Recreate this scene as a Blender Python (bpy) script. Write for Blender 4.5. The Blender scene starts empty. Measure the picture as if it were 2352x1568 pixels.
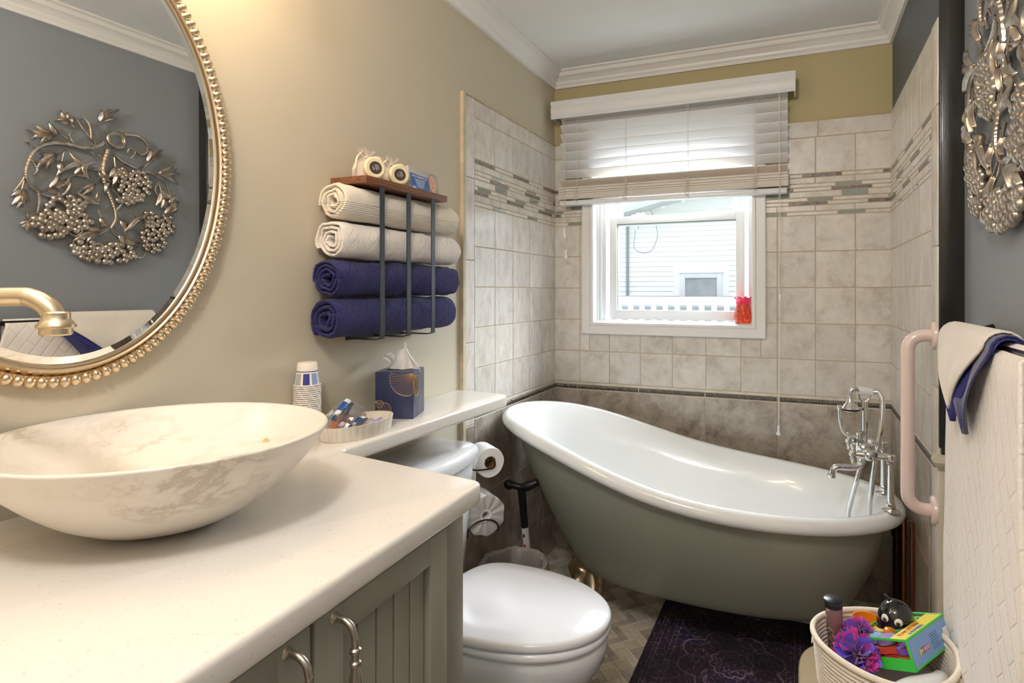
import bpy, bmesh, math, random
from mathutils import Vector, Matrix, Euler, noise
PI = math.pi
S = bpy.context.scene
COL = S.collection
# ------------------------------------------------------------------ camera, world, lights, exposure
cam_d = bpy.data.cameras.new('camera'); cam = bpy.data.objects.new('camera', cam_d); COL.objects.link(cam); S.camera = cam
cam.location = (1.1759, 0.0, 1.2993); cam.rotation_euler = (PI/2, 0, 0.3686)
cam_d.sensor_width = 36.0; cam_d.lens = 20.079; cam_d.shift_x = -0.06794; cam_d.shift_y = -0.04938; cam_d.clip_start = 0.02
W = bpy.data.worlds.new('sky'); S.world = W; W.use_nodes = True
bg = W.node_tree.nodes['Background']; bg.inputs[0].default_value = (0.93, 0.96, 1.0, 1); bg.inputs[1].default_value = 1.25
S.view_settings.view_transform = 'Standard'; S.view_settings.look = 'None'; S.view_settings.gamma = 1; S.view_settings.use_curve_mapping = False
S.view_settings.exposure = 0.36
def light(name, kind, loc, energy, color, size=0.1, rot=(0, 0, 0), sy=None, portal=False):
    d = bpy.data.lights.new(name, kind); o = bpy.data.objects.new(name, d); COL.objects.link(o)
    o.location = loc; o.rotation_euler = rot; d.energy = energy; d.color = color
    if kind == 'AREA':
        d.size = size
        if sy: d.shape = 'RECTANGLE'; d.size_y = sy
        if portal: d.cycles.is_portal = True
    elif kind == 'SUN': d.angle = size
    else: d.shadow_soft_size = size
    return o
CEIL_Z = 2.40
light('daylight', 'SUN', (1.0, 8, 6), 27, (0.86, 0.94, 1.0), math.radians(70), (math.radians(-52), 0, math.radians(-6)))
light('window_portal', 'AREA', (0.6, 2.86, 1.6), 1, (1, 1, 1), 0.9, (-PI/2, 0, 0), 1.1, portal=True)
BULBS = [(0.16, 0.36, 2.08), (0.16, 0.60, 2.08), (0.16, 0.84, 2.08)]
for b in BULBS: light('vanity_bulb', 'POINT', b, 2.25, (1.0, 0.70, 0.39), 0.045)
light('added_fill_light', 'POINT', (0.85, -0.10, 2.26), 34, (1.0, 0.965, 0.925), 0.10)  # unseen fill light added to brighten the room and ceiling
# ------------------------------------------------------------------ materials
def lin(c):
    return tuple((v/12.92 if v <= 0.04045 else ((v+0.055)/1.055)**2.4) for v in [x/255 for x in c]) + (1,)
def newmat(name):
    m = bpy.data.materials.new(name); m.use_nodes = True
    return m, m.node_tree, m.node_tree.nodes['Principled BSDF']
def M(name, col, rough=.5, metal=0, col2=None, vs=8, det=4, lo=.35, hi=.65, bump=0, bs=60, sheen=0, coat=0, emit=None, es=1, sss=0, stretch=None, spec=None):
    m, t, p = newmat(name); n, l = t.nodes, t.links
    p.inputs['Base Color'].default_value = lin(col); p.inputs['Roughness'].default_value = rough; p.inputs['Metallic'].default_value = metal
    p.inputs['Sheen Weight'].default_value = sheen; p.inputs['Coat Weight'].default_value = coat; p.inputs['Coat Roughness'].default_value = .05
    if spec is not None: p.inputs['Specular IOR Level'].default_value = spec
    if sss: p.inputs['Subsurface Weight'].default_value = sss; p.inputs['Subsurface Radius'].default_value = (.01, .01, .01)
    if emit: p.inputs['Emission Color'].default_value = lin(emit); p.inputs['Emission Strength'].default_value = es
    if col2 or bump:
        tc = n.new('ShaderNodeTexCoord'); mp = n.new('ShaderNodeMapping'); l.new(tc.outputs['Object'], mp.inputs[0])
        if stretch: mp.inputs['Scale'].default_value = stretch
    if col2:
        nz = n.new('ShaderNodeTexNoise'); nz.inputs['Scale'].default_value = vs; nz.inputs['Detail'].default_value = det
        l.new(mp.outputs[0], nz.inputs['Vector'])
        r = n.new('ShaderNodeValToRGB'); r.color_ramp.elements[0].position = lo; r.color_ramp.elements[1].position = hi
        r.color_ramp.elements[0].color = lin(col); r.color_ramp.elements[1].color = lin(col2)
        l.new(nz.outputs[0], r.inputs[0]); l.new(r.outputs[0], p.inputs['Base Color'])
    if bump:
        nb = n.new('ShaderNodeTexNoise'); nb.inputs['Scale'].default_value = bs; nb.inputs['Detail'].default_value = 3
        l.new(mp.outputs[0], nb.inputs['Vector'])
        b = n.new('ShaderNodeBump'); b.inputs['Strength'].default_value = bump; b.inputs['Distance'].default_value = .002
        l.new(nb.outputs[0], b.inputs['Height']); l.new(b.outputs[0], p.inputs['Normal'])
    return m
def glassy(name, tint=(255, 255, 255), refl=1.0, ior=1.45, rough=0.02, mixcol=None, mixfac=0.0):
    """thin clear sheet: transparent with fresnel gloss, optionally with some diffuse body"""
    m, t, p = newmat(name); n, l = t.nodes, t.links; n.remove(p)
    out = n['Material Output']; tr = n.new('ShaderNodeBsdfTransparent'); tr.inputs[0].default_value = lin(tint)
    gl = n.new('ShaderNodeBsdfGlossy'); gl.inputs['Roughness'].default_value = rough
    fr = n.new('ShaderNodeFresnel'); fr.inputs[0].default_value = ior
    mul = n.new('ShaderNodeMath'); mul.operation = 'MULTIPLY'; mul.inputs[1].default_value = refl; l.new(fr.outputs[0], mul.inputs[0])
    base = tr.outputs[0]
    if mixfac:
        df = n.new('ShaderNodeBsdfDiffuse'); df.inputs[0].default_value = lin(mixcol); mx = n.new('ShaderNodeMixShader')
        mx.inputs[0].default_value = mixfac; l.new(tr.outputs[0], mx.inputs[1]); l.new(df.outputs[0], mx.inputs[2]); base = mx.outputs[0]
    ms = n.new('ShaderNodeMixShader'); l.new(mul.outputs[0], ms.inputs[0]); l.new(base, ms.inputs[1]); l.new(gl.outputs[0], ms.inputs[2])
    l.new(ms.outputs[0], out.inputs[0]); return m
def tile_mat(name, ca, cb, cc, scale=9, rough=.35, stretch=(1, 1, 1), bump=.15):
    """stone-look tile: veined noise shifted and turned per tile"""
    m, t, p = newmat(name); n, l = t.nodes, t.links
    tc = n.new('ShaderNodeTexCoord'); g = n.new('ShaderNodeNewGeometry')
    off = n.new('ShaderNodeVectorMath'); off.operation = 'SCALE'; off.inputs[0].default_value = (37, 53, 71); l.new(g.outputs['Random Per Island'], off.inputs['Scale'])
    add = n.new('ShaderNodeVectorMath'); add.operation = 'ADD'; l.new(tc.outputs['Object'], add.inputs[0]); l.new(off.outputs[0], add.inputs[1])
    mp = n.new('ShaderNodeMapping'); l.new(add.outputs[0], mp.inputs[0]); mp.inputs['Scale'].default_value = stretch
    rt = n.new('ShaderNodeMath'); rt.operation = 'MULTIPLY'; rt.inputs[1].default_value = 6.28; l.new(g.outputs['Random Per Island'], rt.inputs[0])
    cx = n.new('ShaderNodeCombineXYZ'); [l.new(rt.outputs[0], cx.inputs[i]) for i in range(3)]; l.new(cx.outputs[0], mp.inputs['Rotation'])
    nz = n.new('ShaderNodeTexNoise'); nz.inputs['Scale'].default_value = scale; nz.inputs['Detail'].default_value = 8; nz.inputs['Roughness'].default_value = .72; nz.inputs['Distortion'].default_value = .35
    l.new(mp.outputs[0], nz.inputs['Vector'])
    r = n.new('ShaderNodeValToRGB'); e = r.color_ramp.elements; e[0].position = .32; e[0].color = lin(ca); e[1].position = .66; e[1].color = lin(cc)
    x = e.new(.48); x.color = lin(cb); l.new(nz.outputs[0], r.inputs[0])
    hs = n.new('ShaderNodeHueSaturation'); l.new(r.outputs[0], hs.inputs['Color'])
    mr = n.new('ShaderNodeMapRange'); mr.inputs[3].default_value = .94; mr.inputs[4].default_value = 1.06; l.new(g.outputs['Random Per Island'], mr.inputs[0]); l.new(mr.outputs[0], hs.inputs['Value'])
    l.new(hs.outputs[0], p.inputs['Base Color']); p.inputs['Roughness'].default_value = rough
    b = n.new('ShaderNodeBump'); b.inputs['Strength'].default_value = bump; b.inputs['Distance'].default_value = .002; l.new(nz.outputs[0], b.inputs['Height']); l.new(b.outputs[0], p.inputs['Normal'])
    return m
MT = {}
MT['sage'] = M('sage_paint', (201, 191, 169), .55, bump=.05, bs=300)
MT['olive'] = M('olive_paint', (186, 172, 130), .6, bump=.05, bs=300)
MT['slate'] = M('slate_paint', (141, 146, 152), .5, bump=.12, bs=260)
MT['slateshade'] = M('shaded_slate_paint', (84, 90, 97), .5, bump=.08, bs=260)  # darker copy of the slate paint, alcove shade put into the colour
MT['ceil'] = M('ceiling_paint', (236, 238, 238), .8, bump=.35, bs=120)
MT['white'] = M('white_trim', (232, 230, 227), .35)
MT['vinyl'] = M('white_vinyl', (236, 238, 240), .3)
MT['slat'] = M('blind_white', (228, 228, 228), .4)
MT['stack'] = M('blind_cream', (222, 212, 202), .5)
MT['cord'] = M('cord_white', (225, 218, 205), .6)
MT['grout'] = M('grout', (192, 174, 148), .9)
MT['tile'] = tile_mat('wall_tile', (190, 181, 170), (213, 206, 197), (226, 221, 213), 11, .28, (1, 2.2, 1))
MT['tilelow'] = tile_mat('lower_tile', (128, 117, 105), (168, 157, 144), (198, 190, 178), 11, .3, (1, 1.5, 1))  # browner tile, with the shade behind the tub painted into its colour
MT['brown'] = M('brown_marble_strip', (92, 80, 76), .3, col2=(140, 128, 122), vs=60)
MT['glasstile'] = M('glass_strip', (140, 150, 144), .08, coat=1)
MT['beige'] = M('cream_casing', (205, 196, 176), .4)
MT['edge'] = M('tile_edge_filler', (214, 196, 164), .6, col2=(196, 182, 156), vs=20)
MT['black'] = M('black_board', (24, 28, 27), .28, col2=(44, 40, 34), vs=3, stretch=(8, 8, 1), bump=.15, bs=90, coat=.3)
MT['quartz'] = M('white_quartz', (216, 206, 194), .22, col2=(230, 223, 213), vs=190, det=1, lo=.26, hi=.31)
MT['cab'] = M('grey_green_cabinet', (144, 141, 126), .38, bump=.04, bs=90)
MT['gap'] = M('shadow_gap', (40, 40, 35), .9)
MT['nickel'] = M('brushed_nickel', (182, 172, 160), .28, 1)
MT['champ'] = M('champagne_metal', (232, 212, 182), .28, 1)
MT['champd'] = M('champagne_metal_dark', (170, 138, 98), .35, 1)
MT['chrome'] = M('chrome', (226, 226, 226), .07, 1)
MT['claw'] = M('claw_foot_metal', (226, 208, 178), .36, .9, col2=(190, 168, 132), vs=20)
MT['copper'] = M('copper_pipe', (172, 120, 86), .3, 1)
MT['darkpipe'] = M('dark_bronze_pipe', (52, 36, 28), .3, .8)
MT['bronze'] = M('oil_rubbed_bronze', (58, 46, 40), .32, .85)
MT['enamel'] = M('white_enamel', (238, 240, 240), .08, coat=.6)
MT['tubgreen'] = M('tub_green_paint', (153, 156, 141), .3, bump=.03, bs=40)
MT['porcelain'] = M('white_porcelain', (236, 237, 240), .1, coat=.5)
MT['seat'] = M('toilet_seat_plastic', (236, 237, 242), .16)
MT['paper'] = M('tissue_paper', (240, 236, 232), .9, sss=.1)
MT['card'] = M('brown_cardboard', (150, 110, 60), .8)
MT['plasticbag'] = glassy('bin_liner_plastic', (252, 250, 248), .8, 1.4, .2, (222, 212, 206), .5)
MT['clear'] = glassy('clear_plastic', (250, 252, 255), 1.2, 1.5, .06, (255, 255, 255), .07)
MT['pane'] = glassy('window_glass', (250, 252, 252), .6, 1.3, 0)
MT['organza'] = glassy('organza', (255, 255, 255), .3, 1.3, .4, (246, 234, 224), .5)
MT['cream'] = M('cream_cloth', (238, 228, 214), .95, bump=.9, bs=420, sheen=.5)
MT['creamw'] = M('white_cloth', (240, 236, 232), .95, bump=.6, bs=380, sheen=.4)
MT['blackp'] = M('black_plastic', (22, 22, 24), .35)
MT['blacks'] = M('black_shaft', (28, 28, 30), .3, .4)
MT['barmetal'] = M('charcoal_flat_bar', (72, 78, 84), .35, .6)
MT['pinkbar'] = M('ivory_pink_enamel', (238, 216, 208), .18, coat=.5)
def img_wood():
    m, t, p = newmat('walnut_wood'); n, l = t.nodes, t.links
    tc = n.new('ShaderNodeTexCoord'); mp = n.new('ShaderNodeMapping'); mp.inputs['Scale'].default_value = (14, 1.6, 60); l.new(tc.outputs['Object'], mp.inputs[0])
    w = n.new('ShaderNodeTexNoise'); w.inputs['Scale'].default_value = 4; w.inputs['Detail'].default_value = 6; l.new(mp.outputs[0], w.inputs['Vector'])
    r = n.new('ShaderNodeValToRGB'); e = r.color_ramp.elements; e[0].position = .35; e[0].color = lin((92, 58, 40)); e[1].position = .65; e[1].color = lin((140, 90, 56)); l.new(w.outputs[0], r.inputs[0])
    l.new(r.outputs[0], p.inputs['Base Color']); p.inputs['Roughness'].default_value = .45; return m
MT['wood'] = img_wood()
def navy_mat():
    m = M('navy_towel', (44, 44, 112), .95, bump=1.0, bs=500, sheen=.5, col2=(30, 28, 84), vs=300, det=2); return m
MT['navy'] = navy_mat()
MT['navyb'] = M('navy_binding', (52, 54, 130), .85, bump=.4, bs=500)
def marble():
    m, t, p = newmat('veined_marble'); n, l = t.nodes, t.links
    tc = n.new('ShaderNodeTexCoord'); mp = n.new('ShaderNodeMapping'); mp.inputs['Rotation'].default_value = (.3, .5, .7); mp.inputs['Scale'].default_value = (1, 1.0, 2.6); mp.inputs['Location'].default_value = (2.35, .4, 1.1); l.new(tc.outputs['Object'], mp.inputs[0])
    nz = n.new('ShaderNodeTexNoise'); nz.inputs['Scale'].default_value = 4.2; nz.inputs['Detail'].default_value = 9; nz.inputs['Roughness'].default_value = .68; nz.inputs['Distortion'].default_value = .5; l.new(mp.outputs[0], nz.inputs['Vector'])
    a = n.new('ShaderNodeMath'); a.operation = 'SUBTRACT'; a.inputs[1].default_value = .5; l.new(nz.outputs[0], a.inputs[0])
    b = n.new('ShaderNodeMath'); b.operation = 'ABSOLUTE'; l.new(a.outputs[0], b.inputs[0])
    n2 = n.new('ShaderNodeTexNoise'); n2.inputs['Scale'].default_value = 3; l.new(mp.outputs[0], n2.inputs['Vector'])
    c = n.new('ShaderNodeMath'); c.operation = 'MULTIPLY_ADD'; c.inputs[1].default_value = .30; c.inputs[2].default_value = -.112; l.new(n2.outputs[0], c.inputs[0])
    d = n.new('ShaderNodeMath'); d.operation = 'ADD'; l.new(b.outputs[0], d.inputs[0]); l.new(c.outputs[0], d.inputs[1])
    r = n.new('ShaderNodeValToRGB'); e = r.color_ramp.elements; e[0].position = .0; e[0].color = lin((196, 186, 172)); e[1].position = .075; e[1].color = lin((228, 220, 208))
    x = e.new(.03); x.color = lin((220, 211, 198)); l.new(d.outputs[0], r.inputs[0])
    sp = n.new('ShaderNodeTexNoise'); sp.inputs['Scale'].default_value = 26; sp.inputs['Detail'].default_value = 1; l.new(tc.outputs['Object'], sp.inputs['Vector'])
    r2 = n.new('ShaderNodeValToRGB'); r2.color_ramp.elements[0].position = .76; r2.color_ramp.elements[1].position = .79; l.new(sp.outputs[0], r2.inputs[0])
    mx = n.new('ShaderNodeMixRGB'); l.new(r2.outputs[0], mx.inputs[0]); l.new(r.outputs[0], mx.inputs[1]); mx.inputs[2].default_value = lin((226, 170, 110))
    l.new(mx.outputs[0], p.inputs['Base Color']); p.inputs['Roughness'].default_value = .3; return m
MT['marble'] = marble()
MT['artmetal'] = M('antique_pewter', (216, 208, 198), .3, 1, col2=(160, 142, 128), vs=30, lo=.3, hi=.75)
# ------------------------------------------------------------------ mesh builder
class MB:
    def __init__(s): s.v = []; s.f = []; s.m = []; s.T = None
    def vert(s, p):
        p = Vector(p)
        if s.T is not None: p = s.T @ p
        s.v.append(p); return len(s.v)-1
    def face(s, idx, m=0): s.f.append(tuple(idx)); s.m.append(m)
    def quad(s, a, b, c, d, m=0): s.face([s.vert(p) for p in (a, b, c, d)], m)
    def poly(s, pts, m=0): s.face([s.vert(p) for p in pts], m)
    def box(s, x0, x1, y0, y1, z0, z1, m=0):
        i = [s.vert(p) for p in ((x0,y0,z0),(x1,y0,z0),(x1,y1,z0),(x0,y1,z0),(x0,y0,z1),(x1,y0,z1),(x1,y1,z1),(x0,y1,z1))]
        for q in ((0,3,2,1),(4,5,6,7),(0,1,5,4),(1,2,6,5),(2,3,7,6),(3,0,4,7)): s.face([i[k] for k in q], m)
    def rbox(s, x0, x1, y0, y1, z0, z1, r, seg=2, m=0):
        bm = bmesh.new(); bmesh.ops.create_cube(bm, size=1)
        for v in bm.verts: v.co = Vector(((x0+x1)/2+v.co.x*(x1-x0), (y0+y1)/2+v.co.y*(y1-y0), (z0+z1)/2+v.co.z*(z1-z0)))
        bmesh.ops.bevel(bm, geom=bm.edges[:], offset=r, segments=seg, profile=.5, affect='EDGES')
        s.addbm(bm, m)
    def addbm(s, bm, m=0):
        bm.verts.index_update(); idx = [s.vert(v.co) for v in bm.verts]
        for f in bm.faces: s.face([idx[v.index] for v in f.verts], m)
        bm.free()
    def loops(s, rings, closed=True, cap0=False, cap1=False, m=0):
        ids = [[s.vert(p) for p in r] for r in rings]; n = len(ids[0])
        for a, b in zip(ids[:-1], ids[1:]):
            for i in range(n if closed else n-1): s.face((a[i], a[(i+1) % n], b[(i+1) % n], b[i]), m)
        if cap0: s.face(ids[0][::-1], m)
        if cap1: s.face(ids[-1], m)
    def tube(s, path, r, n=12, cap=True, m=0, flat=None, closed=False):
        P = [Vector(p) for p in path]; k = len(P); rr = r if isinstance(r, (list, tuple)) else [r]*k
        T = []
        for i in range(k):
            a = P[(i-1) % k] if closed or i > 0 else P[0]; b = P[(i+1) % k] if closed or i < k-1 else P[-1]
            T.append((b-a).normalized())
        up = Vector((0, 0, 1)) if abs(T[0].z) < .9 else Vector((1, 0, 0))
        N = (up-T[0]*up.dot(T[0])).normalized(); rings = []
        for i in range(k):
            N = (N-T[i]*N.dot(T[i])).normalized(); B = T[i].cross(N)
            fx, fy = (1, 1) if not flat else flat
            rings.append([P[i]+(N*math.cos(2*PI*j/n)*fx+B*math.sin(2*PI*j/n)*fy)*rr[i] for j in range(n)])
        if closed: rings.append(rings[0])
        s.loops(rings, True, cap and not closed, cap and not closed, m)
    def cyl(s, a, b, r, r2=None, n=20, m=0): s.tube([a, b], [r, r if r2 is None else r2], n, True, m)
    def lathe(s, prof, c=(0, 0, 0), n=32, m=0, sx=1, sy=1, fn=None, cap0=False, cap1=False):
        rings = []
        for r, z in prof:
            rings.append([(c[0]+r*(fn(2*PI*j/n) if fn else 1)*math.cos(2*PI*j/n)*sx, c[1]+r*(fn(2*PI*j/n) if fn else 1)*math.sin(2*PI*j/n)*sy, c[2]+z) for j in range(n)])
        s.loops(rings, True, cap0, cap1, m)
    def ball(s, c, r, n=12, k=8, m=0):
        rx, ry, rz = r if isinstance(r, (tuple, list)) else (r, r, r)
        rings = []
        for i in range(1, k):
            a = PI*i/k; rings.append([(c[0]+rx*math.sin(a)*math.cos(2*PI*j/n), c[1]+ry*math.sin(a)*math.sin(2*PI*j/n), c[2]-rz*math.cos(a)) for j in range(n)])
        ids = [[s.vert(p) for p in q] for q in rings]; b = s.vert((c[0], c[1], c[2]-rz)); t = s.vert((c[0], c[1], c[2]+rz))
        for A, B in zip(ids[:-1], ids[1:]):
            for i in range(n): s.face((A[i], A[(i+1) % n], B[(i+1) % n], B[i]), m)
        for i in range(n): s.face((b, ids[0][(i+1) % n], ids[0][i]), m); s.face((t, ids[-1][i], ids[-1][(i+1) % n]), m)
    def grid(s, fn, nu, nv, m=0):
        ids = [[s.vert(fn(i/nu, j/nv)) for j in range(nv+1)] for i in range(nu+1)]
        for i in range(nu):
            for j in range(nv): s.face((ids[i][j], ids[i+1][j], ids[i+1][j+1], ids[i][j+1]), m)
    def mesh(s, name, mats, org, smooth):
        me = bpy.data.meshes.new(name); me.from_pydata([v-org for v in s.v], [], s.f)
        for mt in (mats if isinstance(mats, (list, tuple)) else [mats]): me.materials.append(mt)
        for p, k in zip(me.polygons, s.m): p.material_index = k
        bm = bmesh.new(); bm.from_mesh(me); bmesh.ops.recalc_face_normals(bm, faces=bm.faces[:])
        if smooth:
            lim = math.radians(smooth if smooth is not True else 40)
            for f in bm.faces: f.smooth = True
            for e in bm.edges:
                if len(e.link_faces) == 2 and e.calc_face_angle(0) > lim: e.smooth = False
        bm.to_mesh(me); bm.free(); return me
ORG = {}
def thing(name, label, cat, loc, group=None, kind=None):
    o = bpy.data.objects.new(name, None); COL.objects.link(o); o.location = loc; o.empty_display_size = .05
    ORG[o] = Vector(loc)
    if kind: o['kind'] = kind
    else: o['label'] = label; o['category'] = cat
    if group: o['group'] = group
    return o
def part(mb, name, mats, parent, smooth=True, label=None, solid=None, offset=0):
    o = bpy.data.objects.new(name, mb.mesh(name, mats, ORG[parent], smooth)); COL.objects.link(o); o.parent = parent; ORG[o] = ORG[parent]
    if label: o['label'] = label
    if solid:
        md = o.modifiers.new('thick', 'SOLIDIFY'); md.thickness = solid; md.offset = offset
    return o
def single(mb, name, mats, label=None, cat=None, group=None, kind=None, smooth=True, org=None, solid=None, offset=0):
    if org is None:
        xs = [v.x for v in mb.v]; ys = [v.y for v in mb.v]; zs = [v.z for v in mb.v]
        org = ((min(xs)+max(xs))/2, (min(ys)+max(ys))/2, min(zs))
    org = Vector(org); o = bpy.data.objects.new(name, mb.mesh(name, mats, org, smooth)); COL.objects.link(o); o.location = org; ORG[o] = org
    if kind: o['kind'] = kind
    else: o['label'] = label; o['category'] = cat
    if group: o['group'] = group
    if solid:
        md = o.modifiers.new('thick', 'SOLIDIFY'); md.thickness = solid; md.offset = offset
    return o
def dup(root, loc, label=None, rotz=None):
    r = root.copy(); COL.objects.link(r); r.location = loc; ORG[r] = Vector(loc)
    if rotz is not None: r.rotation_euler = (0, 0, rotz)
    if label: r['label'] = label
    for ch in list(root.children):
        c = ch.copy(); COL.objects.link(c); c.parent = r
        for g in list(ch.children):
            d = g.copy(); COL.objects.link(d); d.parent = c
    return r
def writing(txt, size, mat, parent, mtx, name='lettering', depth=.0002, spacing=1.0):
    cu = bpy.data.curves.new('t', 'FONT'); cu.body = txt; cu.size = size; cu.extrude = depth; cu.align_x = 'CENTER'; cu.align_y = 'CENTER'; cu.space_character = spacing
    o = bpy.data.objects.new('t', cu); COL.objects.link(o); dg = bpy.context.evaluated_depsgraph_get(); dg.update()
    me = bpy.data.meshes.new_from_object(o.evaluated_get(dg)); bpy.data.objects.remove(o); me.transform(Matrix.Translation(-ORG[parent]) @ mtx)
    me.materials.clear(); me.materials.append(mat); n = bpy.data.objects.new(name, me); COL.objects.link(n); n.parent = parent; ORG[n] = ORG[parent]; return n
def frame_mtx(o, ux, uy):
    """plane frame: origin, x direction, y direction -> matrix with z = outward"""
    ux = Vector(ux).normalized(); uy = Vector(uy).normalized(); uz = ux.cross(uy).normalized()
    return Matrix(((ux.x, uy.x, uz.x, o[0]), (ux.y, uy.y, uz.y, o[1]), (ux.z, uy.z, uz.z, o[2]), (0, 0, 0, 1)))
def catmull(P, k=6, closed=False):
    P = [Vector(p) for p in P]; out = []; n = len(P)
    for i in range(n if closed else n-1):
        if closed: p0, p1, p2, p3 = P[(i-1) % n], P[i], P[(i+1) % n], P[(i+2) % n]
        else: p0, p1, p2, p3 = P[max(i-1, 0)], P[i], P[i+1], P[min(i+2, n-1)]
        for j in range(k):
            t = j/k; out.append(.5*((2*p1)+(p2-p0)*t+(2*p0-5*p1+4*p2-p3)*t*t+(3*p1-p0-3*p2+p3)*t**3))
    if not closed: out.append(P[-1])
    return out

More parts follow.
